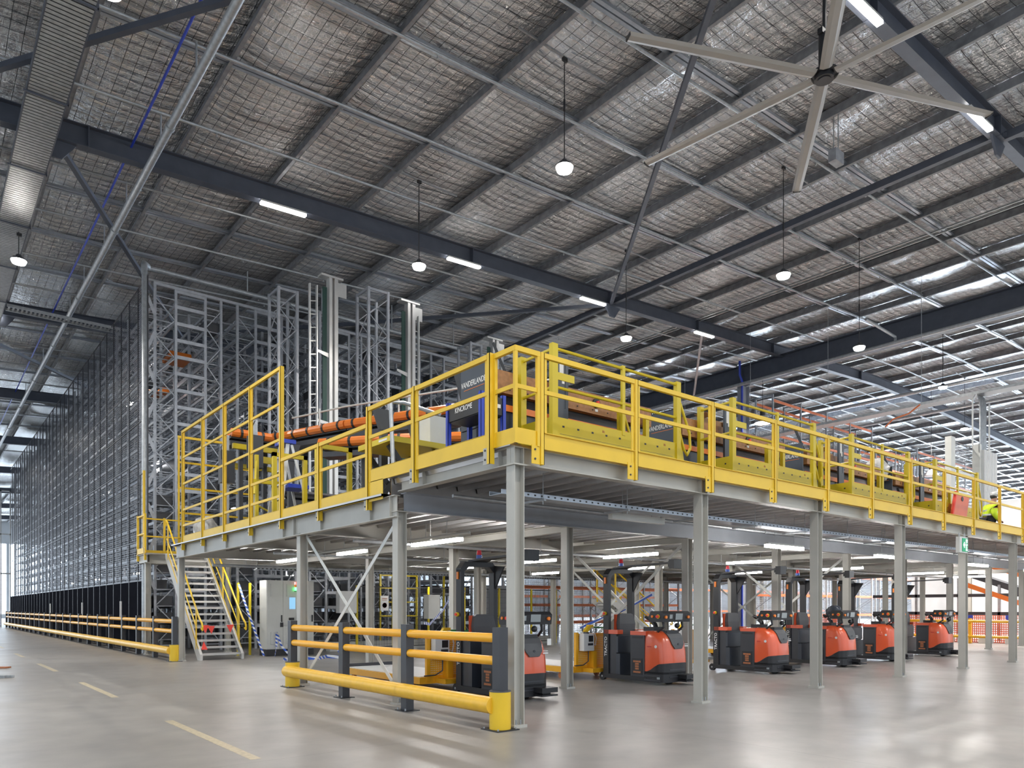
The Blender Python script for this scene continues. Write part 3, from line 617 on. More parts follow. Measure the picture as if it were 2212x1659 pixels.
for i, (x, y, h, l) in enumerate(LT):
    r = thing('lift_mast', l, 'lift mast', (x, y, 3.05), 'lift masts')
    part(r, 'column', MB().bx(x - 0.02, x + 0.08, y - 0.12, y + 0.12, 3.07, h).bx(x + 0.16, x + 0.28, y - 0.12, y + 0.12, 3.07, h).bx(x + 0.08, x + 0.16, y + 0.0, y + 0.10, 3.07, h), 'alu')
    part(r, 'drive_belt', MB().bx(x - 0.20, x - 0.06, y - 0.02, y + 0.02, 3.3, h - 0.3), 'green')
    part(r, 'head_plate', MB().bx(x - 0.3, x + 0.45, y - 0.15, y + 0.15, h, h + 0.06).bx(x + 0.3, x + 0.62, y - 0.02, y + 0.0, h - 0.5, h - 0.05), 'alu')
    s = MB()
    for u in (-0.42, -0.66) if i == 0 else (0.44,): perf(s, x + u, y - 0.05, 3.07, h - 0.35)
    z = 3.5
    while z < h - 0.5: s.bar((x - 0.66, y - 0.05, z), (x - 0.42, y - 0.05, z + 0.05), 0.02, 0.03) if i == 0 else s.bar((x + 0.28, y - 0.03, z), (x + 0.44, y - 0.03, z), 0.02, 0.03); z += 0.42
    part(r, 'ladder_frame', s, 'alu')
    for z in (4.8, 7.4, 9.6): part(r, 'bracket', MB().prism([(x - 0.42, z), (x - 0.02, z - 0.06), (x - 0.02, z - 0.2), (x - 0.42, z - 0.08)], 'y', y - 0.06, y - 0.05), 'alu')
TT = [(9.15, 23.2, 0.62, 11.75, 'galvanised lattice tower between the racking front and the first lift mast'), (11.62, 21.8, 0.72, 11.95, 'pale galvanised lattice tower standing alone between two lift masts'), (11.1, 24.4, 0.5, 11.8, 'thin lattice tower just behind the first lift mast'), (16.6, 23.0, 0.5, 11.6, 'lattice tower behind the platform corner, beside the third lift mast'), (18.3, 23.2, 0.6, 11.6, 'lattice tower behind the platform corner, right of the third lift mast')]
for i, (x, y, wd, h, l) in enumerate(TT):
    r = thing('lattice_tower', l, 'lattice tower', (x + wd / 2, y + 0.4, 3.05), 'lattice towers')
    for dy in (0, 0.8): s = MB(); truss(s, x, y + dy, wd, 3.07, h); part(r, 'upright_frame', s, 'rack')
    for dx in (0, wd): s = MB(); truss(s, x + dx, y, 0.8, 3.07, h, True, False); part(r, 'side_bracing', s, 'rack')
# ------------------------------------------------------------------ mezzanine platform
GX0, GY0 = 5.37, 6.62          # outer faces
UP, LO = 3.33, 3.07            # upper and lower deck levels
MXE, MYE = 33.0, 24.6
CXF = [5.53, 9.08, 12.38, 15.68, 18.97, 22.27, 25.57, 28.87, 32.2]
CXI = [5.53, 8.88, 12.22, 15.5, 18.8, 22.1, 25.4, 28.7, 32.0]
def column(x, y, h, label):
    r = thing('platform_column', label, 'column', (x, y, 0), 'platform columns')
    part(r, 'post', hcol(MB(), x, y, 0.035, h), 'grey')
    part(r, 'base_plate', MB().bx(x - 0.10, x + 0.10, y - 0.10, y + 0.10, 0.0, 0.035), 'grey')
    part(r, 'cap_plate', MB().bx(x - 0.10, x + 0.10, y - 0.10, y + 0.10, h, h + 0.012), 'grey')
    part(r, 'anchor_bolt', MB().cyl((x - 0.035, y - 0.06, 0.035), (x - 0.035, y - 0.06, 0.09), 0.009, n=6), 'galv'); part(r, 'anchor_bolt', MB().cyl((x + 0.03, y - 0.06, 0.035), (x + 0.03, y - 0.06, 0.09), 0.009, n=6), 'galv')
    return r
FL = ['at the front corner, beside the yellow bumper post', 'second along the front edge, before the second tractor', 'third along the front edge', 'fourth along the front edge', 'fifth along the front edge, with the exit sign', 'sixth along the front edge', 'seventh along the front edge', 'eighth along the front edge', 'ninth along the front edge']
for i, x in enumerate(CXF): column(x, 6.76, 3.078, f'pale grey steel platform column {FL[i]}')
for j, (y, ys) in enumerate(((9.43, 'second'), (12.9, 'third'), (16.6, 'fourth'), (20.72, 'fifth'))):
    for i, x in enumerate(CXI):
        if i == 0 and j == 2: continue
        if i == 0: l = f'pale grey platform column on the left edge, {nth(min(j, 2))} behind the front corner' + (', at the foot of the stairs' if j == 3 else '')
        else: l = f'pale grey platform column, {nth(i)} in the {ys} row back from the front edge'
        column(x, y, 2.80 if j == 0 else 2.745, l)
column(5.53, 24.3, 2.75, 'pale grey column beneath the stair landing'); column(7.9, 24.3, 2.75, 'pale grey column behind the stairs')
def beam(name, a, b, wd, h, mat, label, stiff=(), ax='x'):
    r = thing(name, label, 'beam', (min(a[0], b[0]), min(a[1], b[1]), a[2] - h / 2), 'platform beams')
    part(r, 'flanged_beam', MB().ibeam(a, b, wd, h, 0.013, 0.009), mat)
    for s in stiff:
        c = (s, a[1]) if ax == 'x' else (a[0], s)
        part(r, 'stiffener', MB().bx(c[0] - (0.006 if ax == 'x' else wd / 2), c[0] + (0.006 if ax == 'x' else wd / 2), c[1] - (wd / 2 if ax == 'x' else 0.006), c[1] + (wd / 2 if ax == 'x' else 0.006), a[2] - h / 2 + 0.014, a[2] + h / 2 - 0.014), mat)
    return r
beam('edge_beam', (5.45, 6.76, 3.195), (MXE, 6.76, 3.195), 0.14, 0.21, 'grey', 'long pale grey front edge beam under the yellow toe boards', [v for x in CXF for v in (x - 0.07, x + 0.07)])
beam('edge_beam', (5.53, 6.84, 3.195), (5.53, 9.36, 3.195), 0.14, 0.21, 'grey', 'short pale grey edge beam from the front corner to the step', (7.0, 8.7), 'y')
r = beam('edge_beam', (5.45, 9.36, 2.88), (5.45, 20.85, 2.88), 0.10, 0.32, 'grey', 'deep pale grey edge beam down the lower left side of the platform', (9.5, 10.1, 11.85, 13.0, 13.5, 15.1, 16.75, 18.3, 20.0), 'y')
for k, z in enumerate((2.80, 2.86, 2.92, 2.98)): part(r, 'bolt', MB().cyl((5.5, 9.62, z), (5.515, 9.62, z), 0.014, n=8), 'char')
for i, y in enumerate((9.43, 12.9, 16.6, 20.75, 24.4)):
    beam('floor_beam', (5.6, y, 2.90 if i else 2.955), (MXE, y, 2.90 if i else 2.955), 0.16, 0.28, 'blue_grey' if i == 0 else 'grey', ['blue-grey deep floor beam behind the front column row', 'pale floor beam over the third column row', 'pale floor beam over the fourth column row', 'pale floor beam over the fifth column row', 'pale floor beam at the back of the platform'][i])
for i, x in enumerate(CXI[1:]):
    beam('floor_beam', (x, 9.5, 2.80), (x, 24.3, 2.80), 0.13, 0.14, 'grey', f'pale cross beam running back between columns, {nth(i)} from the left edge', (), 'y')
# steel deck with ribs seen from below
def deck(name, x0, x1, y0, y1, z, label, hole=None):
    r = thing(name, label, 'floor deck', (x0, y0, z - 0.12))
    def slab(mb, xa, xb, ya, yb, za, zb):
        if not hole or xb <= hole[0] or xa >= hole[1]: return mb.bx(xa, xb, ya, yb, za, zb)
        return mb.bx(xa, xb, ya, min(yb, hole[2]), za, zb)
    mb = MB()
    if hole: mb.bx(x0, hole[0], y0, hole[2], z - 0.03, z).bx(hole[0], hole[1], y0, hole[2], z - 0.03, z).bx(hole[1], x1, y0, y1, z - 0.03, z)
    else: mb.bx(x0, x1, y0, y1, z - 0.03, z)
    part(r, 'deck_plate', mb, 'deck')
    mb = MB(); x = x0 + 0.1
    while x < x1 - 0.3:
        yb = hole[2] if hole and x < hole[1] else y1
        mb.loft([[(x, y, z - 0.03), (x + 0.015, y, z - 0.10), (x + 0.10, y, z - 0.10), (x + 0.115, y, z - 0.03)] for y in (y0 + 0.14, yb - 0.02)]); x += 0.375
    part(r, 'rib', mb, 'deck')
    return r
deck('platform_deck', 5.40, MXE, 6.70, 9.55, UP, 'ribbed steel deck of the upper front strip, seen from below')
deck('platform_deck', 5.46, MXE, 9.56, MYE, LO, 'ribbed steel deck of the lower rear platform over the parked tractors', (5.3, 7.4, 20.8))
solid('step_riser', MB().bx(5.46, MXE, 9.55, 9.56, LO, UP), 'deck', 'upright steel strip between the upper and lower platform decks', 'step')
# ---- guard rails
def rail_post(x, y, z0, z1, ax, lab):
    mb = MB()
    if ax == 'x': mb.bx(x - 0.008, x + 0.045, y - 0.045, y - 0.037, z0, z1).bx(x + 0.037, x + 0.045, y - 0.045, y + 0.03, z0, z1)
    else: mb.bx(x - 0.045, x - 0.037, y - 0.045, y + 0.008, z0, z1).bx(x - 0.045, x + 0.03, y - 0.045, y - 0.037, z0, z1)
    o = thing('guard_railing_post', lab, 'guard rail post', (x, y, z0), 'guard rail posts')
    part(o, 'angle_post', mb, 'yellow')
    p = MB()
    if ax == 'x': p.bx(x - 0.14, x + 0.04, y - 0.03, y - 0.022, z0, z0 + 0.22)
    else: p.bx(x - 0.03, x - 0.022, y - 0.04, y + 0.1, z0, z0 + 0.2)
    part(o, 'fixing_plate', p, 'yellow' if ax == 'x' else 'grey')
    for dz in (0.06, 0.17): part(o, 'bolt', (MB().cyl((x - 0.09, y - 0.04, z0 + dz), (x - 0.09, y - 0.028, z0 + dz), 0.013, n=6) if ax == 'x' else MB().cyl((x - 0.04, y + 0.06, z0 + dz), (x - 0.028, y + 0.06, z0 + dz), 0.013, n=6)), 'char')
    return o
def rail_panel(a, b, zt, zm, zb0, zb1, lab, mids=(), down=None):
    """panel from a to b (xy): top rail, mid rail, toe board, two end uprights"""
    a = V((a[0], a[1], 0)); b = V((b[0], b[1], 0)); d = (b - a).normalized(); n = V((-d.y, d.x, 0))
    r = thing('guard_railing', lab, 'guard rail', ((a.x + b.x) / 2, (a.y + b.y) / 2, zb0), 'guard rail panels')
    e = lambda p, z: V((p.x, p.y, z))
    part(r, 'top_rail', MB().bar(e(a, zt - 0.03), e(b, zt - 0.03), 0.045, 0.06), 'yellow')
    for z in (zm,) + tuple(mids): part(r, 'mid_rail', MB().bar(e(a, z), e(b, z), 0.025, 0.05), 'yellow')
    t = MB().bar(e(a, (zb0 + zb1) / 2), e(b, (zb0 + zb1) / 2), 0.006, zb1 - zb0); t.bar(e(a, zb1) - n * 0.012, e(b, zb1) - n * 0.012, 0.03, 0.008)
    part(r, 'toe_board', t, 'yellow')
    for q, s in ((a, 1), (b, -1)): part(r, 'upright', MB().bar(e(q + d * 0.025 * s, zb0), e(q + d * 0.025 * s, zt - 0.05), 0.012, 0.05, tuple(d)), 'yellow')
    return r
PXR = [5.78] + [7.44 + 1.672 * k for k in range(19)]
for i, x in enumerate(PXR): rail_post(x, GY0, 3.10, 4.43, 'x', f'yellow guard rail post on the front edge, {nth(i)} from the corner')
for i in range(len(PXR) - 1): rail_panel((PXR[i] + 0.05, GY0 - 0.02), (PXR[i + 1] - 0.015, GY0 - 0.02), 4.43, 3.97, 3.29, 3.48, f'yellow guard rail panel on the front edge, {nth(i)} from the corner')
# corner piece
c = thing('guard_railing', 'yellow guard rail corner piece above the front corner column', 'guard rail', (5.42, 6.62, 3.31), 'guard rail panels')
cx, cyy = 5.40, 6.60
part(c, 'top_rail', MB().bar((cx, 7.0, 4.40), (cx, cyy - 0.02, 4.40), 0.045, 0.06).bar((cx - 0.02, cyy, 4.40), (5.76, cyy, 4.40), 0.045, 0.06), 'yellow')
part(c, 'mid_rail', MB().bar((cx, 7.0, 3.97), (cx, cyy, 3.97), 0.025, 0.05).bar((cx, cyy, 3.97), (5.76, cyy, 3.97), 0.025, 0.05), 'yellow')
part(c, 'toe_board', MB().bx(cx - 0.003, cx + 0.003, cyy, 7.0, 3.31, 3.49).bx(cx, 5.76, cyy - 0.003, cyy + 0.003, 3.31, 3.49).bx(cx, cx + 0.02, cyy, 7.0, 3.485, 3.492).bx(cx, 5.76, cyy, cyy + 0.02, 3.485, 3.492), 'yellow')
for x, y in ((cx, cyy), (cx, 6.98), (5.74, cyy)): part(c, 'upright', MB().bx(x - 0.02, x + 0.02, y - 0.02, y + 0.02, 3.31, 4.39), 'yellow')
PYL = [7.04, 8.74, 10.07, 11.80, 13.47, 15.09, 16.72, 18.29, 19.95]
LL = 'yellow guard rail post on the left edge, %s from the corner'
for i, y in enumerate(PYL):
    rail_post(GX0, y, 3.12 if i < 2 else 2.88, 4.44 if i < 3 else (4.20 if i == 3 else 5.92), 'y', (LL % nth(i)) + (', tall' if i > 3 else ''))
rail_panel((GX0 - 0.02, 7.04 + 0.02), (GX0 - 0.02, 8.74 - 0.05), 4.43, 3.97, 3.29, 3.48, 'yellow guard rail panel on the left edge, first from the corner')
p = rail_panel((GX0 - 0.02, 8.74 + 0.02), (GX0 - 0.02, 10.07 - 0.05), 4.43, 3.97, 3.29, 3.48, 'yellow guard rail panel with a notched deep toe board over the deck step')
part(p, 'step_plate', MB().bx(GX0 - 0.023, GX0 - 0.017, 9.6, 10.02, 3.0, 3.30), 'yellow')
rail_panel((GX0 - 0.02, 10.07 + 0.02), (GX0 - 0.02, 11.80 - 0.05), 4.19, 3.72, 3.03, 3.24, 'yellow guard rail panel on the left edge, first beyond the deck step')
rail_panel((GX0 - 0.02, 11.80 + 0.02), (GX0 - 0.02, 13.47 - 0.05), 4.19, 3.72, 3.03, 3.24, 'yellow guard rail panel on the left edge, second beyond the deck step')
TG = ['nearest', 'second', 'third', 'farthest']
for i in range(4): rail_panel((GX0 - 0.02, PYL[4 + i] + 0.02), (GX0 - 0.02, PYL[5 + i] - 0.05), 5.92, 5.23, 3.03, 3.24, f'tall yellow guard panel with many rails, {TG[i]} of four on the left edge', (4.56, 3.90, 3.5) if i != 1 else (4.56, 3.90, 3.5))
# end return of the tall guard
rail_panel((5.40, 20.55), (7.35, 20.55), 5.92, 5.23, 3.03, 3.24, 'tall yellow guard panel turned across the platform end above the stairs', (4.56, 3.90))
# ---- stair landing and stair
r = thing('stair_landing', 'grey stair landing with yellow rails at the top of the stairs', 'landing', (6.5, 24.9, 2.8))
part(r, 'plate', MB().bx(5.45, 7.4, 24.15, 25.15, 3.03, 3.07), 'deck'); part(r, 'edge_beam', MB().ibeam((5.47, 24.1, 2.90), (5.47, 25.1, 2.90), 0.12, 0.26).ibeam((5.5, 25.1, 2.90), (7.4, 25.1, 2.90), 0.12, 0.26), 'grey')
for y in (24.2, 25.1): part(r, 'rail_post', MB().bx(5.40, 5.46, y - 0.03, y + 0.03, 2.85, 4.25), 'yellow')
for x in (6.2, 7.35): part(r, 'rail_post', MB().bx(x - 0.03, x + 0.03, 25.1, 25.16, 2.85, 4.25), 'yellow')
for z in (3.65, 4.2): part(r, 'rail', MB().bar((5.43, 24.2, z), (5.43, 25.13, z), 0.04, 0.045).bar((5.43, 25.13, z), (7.4, 25.13, z), 0.04, 0.045), 'yellow')
part(r, 'toe_board', MB().bx(5.40, 5.41, 24.1, 25.15, 3.05, 3.22).bx(5.40, 7.4, 25.14, 25.15, 3.05, 3.22), 'yellow')
solid('gate_post', MB().bx(5.46, 5.52, 24.55, 24.63, 3.07, 5.6), 'yellow', 'tall yellow post rising from the stair landing', 'post')
r = thing('wire_gate', 'black wire mesh gate beside the tall yellow landing post', 'gate', (5.49, 25.0, 3.08)); part(r, 'mesh_sheet', MB().bx(5.485, 5.495, 24.66, 25.1, 3.15, 5.5), 'fmesh'); part(r, 'frame', MB().bx(5.475, 5.505, 24.64, 24.67, 3.1, 5.55).bx(5.475, 5.505, 25.08, 25.11, 3.1, 5.55).bx(5.475, 5.505, 24.64, 25.11, 5.52, 5.55), 'char')
def stair(x0, x1, yb, yt, zt, name, label, n=16):
    r = thing(name, label, 'stairs', ((x0 + x1) / 2, yb, 0)); sl = (yt - yb) / zt
    for x in (x0, x1):
        mb = MB(); w2 = 0.005 if True else 0
        mb.prism([(yb - 0.02, 0.0), (yb + 0.22, 0.0), (yt + 0.12, zt - 0.12), (yt + 0.12, zt), (yt - 0.12, zt), (yb - 0.02, 0.16)], 'x', x - 0.006, x + 0.006)
        s = 1 if x == x0 else -1
        mb.bar((x + s * 0.03, yb - 0.02, 0.15), (x + s * 0.03, yt - 0.12, zt - 0.01), 0.06, 0.012, (0, -0.7, 0.7)).bx(x - 0.006 if s > 0 else x - 0.06, x + 0.06 if s > 0 else x + 0.006, yb - 0.03, yb - 0.018, 0, 0.16)
        part(r, 'stringer', mb, 'stair')
        h = part(r, 'handrail', MB().tube([(x, yb - 0.12, 0.86), (x, yb - 0.2, 0.82), (x, yb - 0.22, 0.9), (x, yb - 0.16, 1.0), (x, yb + 0.05, 1.12), (x, yt - 0.1, zt + 0.95), (x, yt + 0.02, zt + 1.02), (x, yt + 0.04, zt + 0.85)], 0.026, 8), 'yellow')
        part(h, 'knee_rail', MB().tube([(x, yb + 0.3, 0.86), (x, yt - 0.05, zt + 0.45)], 0.018, 8), 'yellow')
        part(h, 'toe_strip', MB().bar((x, yb + 0.15, 0.30), (x, yt - 0.05, zt + 0.1), 0.012, 0.035), 'yellow')
        for t in (0.09, 0.5, 0.93): y = yb + 0.05 + (yt - yb) * t; z = zt * t; part(h, 'baluster', MB().bx(x - 0.012, x + 0.012, y - 0.03, y + 0.03, z + 0.02, z + 1.12), 'yellow')
    for k in range(1, n + 1):
        z = zt * k / (n + 1); y = yb + (yt - yb) * k / (n + 1) - 0.03
        part(r, 'tread', MB().bx(x0 + 0.01, x1 - 0.01, y - 0.10, y + 0.16, z - 0.02, z).bx(x0 + 0.01, x1 - 0.01, y - 0.105, y - 0.095, z - 0.055, z + 0.004).bx(x0 + 0.01, x1 - 0.01, y + 0.15, y + 0.16, z - 0.05, z), 'stair')
    return r
stair(5.98, 7.13, 20.62, 24.0, 3.05, 'staircase', 'grey steel staircase with yellow tube handrails climbing to the platform end')
b = MB().prism([(20.55, 0), (20.75, 0), (22.0, 1.35), (21.85, 1.35)], 'x', 5.86, 5.88)
# pennant string across the stairs
pn = thing('pennant_string', 'thin string with red triangular pennants tied across the stairs', 'bunting', (6.6, 20.5, 0.9))
part(pn, 'string', MB().tube([(5.98, 20.46, 0.95), (6.3, 20.47, 0.93), (7.13, 20.48, 0.98)], 0.004, 5).tube([(5.98, 20.46, 0.95), (5.99, 20.5, 0.35)], 0.004, 5), 'paper')
for x, y, z in ((6.06, 20.46, 0.95), (6.22, 20.47, 0.93), (6.72, 20.475, 0.955)): part(pn, 'pennant', MB().prism([(x - 0.1, z), (x + 0.1, z), (x + 0.01, z - 0.22)], 'y', y - 0.002, y + 0.002), 'flag')
part(pn, 'pennant', MB().prism([(5.96, 0.30), (6.12, 0.30), (6.02, 0.52)], 'y', 20.44, 20.444), 'flag')
# second stair far under the platform
def stair2():
    r = stair(0, 1.1, 0, 2.3, 1.72, 'staircase_far', 'distant grey staircase with yellow rails under the platform, in front of the orange racking', 9); return r
s2 = stair2(); s2.name = 'rear_staircase'; s2.location = (20.6, 17.2, 0); s2.rotation_euler = (0, 0, R(78))
# ---- cross bracing
def xbrace(name, p, q, z0, z1, label):
    r = thing(name, label, 'cross brace', ((p[0] + q[0]) / 2, (p[1] + q[1]) / 2, 0.1), 'platform cross braces'); up = (1, 0, 0) if abs(p[0] - q[0]) < 0.1 else (0, 1, 0)
    part(r, 'flat_bar', MB().bar((p[0], p[1], z1), (q[0], q[1], z0), 0.065, 0.01, up), 'offw'); o = (0.012, 0) if up[0] else (0, 0.012)
    part(r, 'flat_bar', MB().bar((p[0] + o[0], p[1] + o[1], z0), (q[0] + o[0], q[1] + o[1], z1), 0.065, 0.01, up), 'offw')
xbrace('cross_brace', (5.56, 9.52), (5.56, 12.82), 0.15, 2.72, 'pale flat-bar cross brace behind the near yellow barrier')
xbrace('cross_brace', (12.25, 9.52), (12.25, 12.82), 0.15, 2.75, 'pale flat-bar cross brace seen through the mast of the second tractor')
xbrace('cross_brace', (18.83, 9.52), (18.83, 12.82), 0.15, 2.72, 'pale flat-bar cross brace behind the fourth tractor')
xbrace('cross_brace', (15.5, 12.98), (15.5, 16.5), 0.15, 2.72, 'pale flat-bar cross brace behind the third tractor')
xbrace('cross_brace', (22.1, 12.98), (22.1, 16.5), 0.15, 2.72, 'pale flat-bar cross brace far behind the fifth tractor')
# ---- lamps under the deck
UL = [((7.0, 21.45), (8.7, 21.45), 'batten lamp under the platform beside the stairs'), ((7.4, 14.0), (7.4, 15.3), 'batten lamp under the platform seen above the cross brace'), ((7.45, 10.6), (7.45, 12.2), 'batten lamp under the platform between the left columns'), ((12.8, 10.7), (12.8, 12.3), 'batten lamp hung above the second tractor, on a curved conduit'),
      ((12.5, 13.7), (12.5, 15.0), 'batten lamp under the platform just right of the front corner column'), ((12.8, 8.0), (14.1, 8.0), 'batten lamp hung near the front edge above the third tractor'), ((17.0, 10.5), (17.0, 11.8), 'batten lamp under the platform behind the third tractor'), ((13.0, 21.5), (14.3, 21.5), 'batten lamp deep under the platform before the racking'),
      ((17.2, 7.95), (18.5, 7.95), 'batten lamp near the front edge past the fourth column'), ((22.6, 7.9), (23.9, 7.9), 'batten lamp near the front edge beyond the exit sign'), ((22.1, 10.6), (22.1, 11.9), 'batten lamp under the platform behind the fifth tractor'), ((27.2, 10.3), (27.2, 11.6), 'distant batten lamp under the platform, far right'),
      ((17.0, 14.0), (17.0, 15.3), 'batten lamp further back behind the third tractor'), ((22.1, 14.0), (22.1, 15.3), 'batten lamp further back behind the fifth tractor'), ((12.8, 17.6), (12.8, 18.9), 'batten lamp deep under the platform, middle'), ((17.0, 18.5), (17.0, 19.8), 'batten lamp deep under the platform behind the third tractor'), ((31.5, 10.4), (31.5, 11.7), 'farthest batten lamp under the platform'), ((27.5, 8.0), (28.8, 8.0), 'batten lamp near the front edge at the far right'), ((7.4, 17.5), (7.4, 18.8), 'batten lamp under the platform before the control cabinet')]
def batten(a, b, lab, lit=True, z=2.62):
    a = V(a + (z,)); b = V(b + (z,)); m = (a + b) / 2; d = (b - a).normalized()
    r = thing('batten_lamp', lab, 'batten lamp', (m.x, m.y, z - 0.06), 'platform batten lamps')
    part(r, 'housing', MB().bar(a + V((0, 0, 0.035)), b + V((0, 0, 0.035)), 0.09, 0.035), 'offw')
    part(r, 'diffuser', MB().bar(a - V((0, 0, 0.012)), b - V((0, 0, 0.012)), 0.085, 0.06), 'lampu' if lit else 'offw', 'glowing white diffuser' if lit else None)
    for t in (-0.35, 0.35): part(r, 'hanger', MB().cyl(m + d * t + V((0, 0, 0.05)), m + d * t + V((0, 0, 0.44 if m.y > 9.6 else 0.66)), 0.006, n=6), 'galv')
    return r
for a, b, l in UL: batten(a, b, l)
batten((8.35, 7.9), (9.6, 7.9), 'unlit grey batten lamp near the front edge, left of the second column', False, 2.82)
# ---- services under the deck
r = thing('perforated_tray', 'perforated galvanised cable tray hung below the deck along the front edge', 'cable tray', (20, 7.6, 2.85))
part(r, 'base', MB().bx(5.9, 32.8, 7.5, 7.75, 2.88, 2.885), 'tray')
for y in (7.5, 7.75): part(r, 'side', MB().bx(5.9, 36, y - 0.003, y + 0.003, 2.88, 2.94), 'tray')
mb = MB()
for k in range(120): mb.bx(5.98 + 0.12 * k, 6.01 + 0.12 * k, 7.494, 7.4968, 2.90, 2.92)
part(r, 'slot_pattern', mb, 'black')
for k in range(14): part(r, 'hanger_rod', MB().cyl((6.6 + 1.67 * k, 7.48, 2.80), (6.6 + 1.67 * k, 7.48, 3.22), 0.006, n=6), 'galv'); part(r, 'bracket', MB().bx(6.59 + 1.67 * k, 6.63 + 1.67 * k, 7.45, 7.95, 2.845, 2.878), 'galv')
def utube(name, pts, rad, lab, mat='galv', grp=None):
    r = thing(name, lab, 'pipe', pts[0], grp); part(r, 'pipe', MB().tube(pts, rad, 8), mat); a, b = V(pts[0]), V(pts[-1]); L = (b - a).length
    for k in range(int(L // 3.3)): p = a + (b - a) * ((k * 3.3 + 1.2) / L); part(r, 'hanger', MB().cyl(p, (p.x, p.y, 2.965 if p.y > 9.6 else 3.225), 0.006, n=6).cyl((p.x - 0.02, p.y, p.z), (p.x + 0.02, p.y, p.z), rad + 0.012, n=10), mat)
utube('sprinkler_line', [(5.9, 8.6, 2.98), (32.8, 8.6, 2.98)], 0.025, 'thin sprinkler line below the front deck strip')
utube('sprinkler_line', [(6.2, 12.2, 2.62), (32.8, 12.2, 2.62)], 0.03, 'grey sprinkler line below the middle of the platform')
utube('sprinkler_line', [(6.2, 16.0, 2.62), (32.8, 16.0, 2.62)], 0.03, 'grey sprinkler line deeper below the platform')
utube('sprinkler_line', [(6.2, 20.3, 2.55), (32.8, 20.3, 2.55)], 0.04, 'grey pipe below the rear platform before the racking')
utube('drain_pipe', [(7.2, 10.0, 2.66), (7.2, 15.9, 2.66)], 0.025, 'pale conduit beside the left platform lamps', 'offw')
r = thing('rear_tray', 'slotted pale cable tray across the back under the platform', 'cable tray', (15, 21.0, 2.5)); part(r, 'base', MB().bx(7.6, 30, 20.95, 21.15, 2.50, 2.505), 'tray'); [part(r, 'hanger_rod', MB().cyl((9 + 3 * k, 21.14, 2.5), (9 + 3 * k, 21.14, 2.965), 0.006, n=6), 'galv') for k in range(7)]; part(r, 'side', MB().bx(7.6, 30, 20.945, 20.95, 2.50, 2.58), 'tray')
mb = MB()
for k in range(180): mb.bx(7.65 + 0.12 * k, 7.70 + 0.12 * k, 20.94, 20.9445, 2.52, 2.56)
part(r, 'slot_pattern', mb, 'black')
# exit sign
r = thing('exit_sign', 'hanging white exit sign with green running-man panel and left arrow', 'exit sign', (18.55, 6.62, 2.62))
part(r, 'housing', MB().bx(18.33, 18.78, 6.60, 6.68, 2.66, 3.02), 'offw')
f = part(r, 'face', MB().bx(18.47, 18.77, 6.588, 6.60, 2.69, 2.99), 'exit', 'glowing green face')
part(f, 'arrow', MB().prism([(18.50, 2.84), (18.56, 2.91), (18.585, 2.89), (18.56, 2.855), (18.61, 2.855), (18.61, 2.825), (18.56, 2.825), (18.585, 2.79), (18.56, 2.77)], 'y', 6.584, 6.588), 'exitw')
part(f, 'doorway', MB().bx(18.65, 18.745, 6.584, 6.588, 2.71, 2.97), 'exitw')
mb = MB().cyl((18.69, 6.579, 2.93), (18.69, 6.583, 2.93), 0.014, n=10); Y_ = 6.581
for a, b in (((18.69, 2.91), (18.705, 2.83)), ((18.705, 2.83), (18.73, 2.79)), ((18.73, 2.79), (18.72, 2.74)), ((18.705, 2.83), (18.68, 2.79)), ((18.68, 2.79), (18.655, 2.74)), ((18.69, 2.90), (18.665, 2.86)), ((18.695, 2.90), (18.725, 2.87))): mb.bar((a[0], Y_, a[1]), (b[0], Y_, b[1]), 0.004, 0.016, (1, 0, 0) if abs(a[0] - b[0]) < abs(a[1] - b[1]) else (0, 0, 1))
part(f, 'running_man', mb, 'exit')
for x in (18.4, 18.7): part(r, 'hanger', MB().bx(x - 0.01, x + 0.01, 6.63, 6.65, 3.02, 3.11), 'galv')
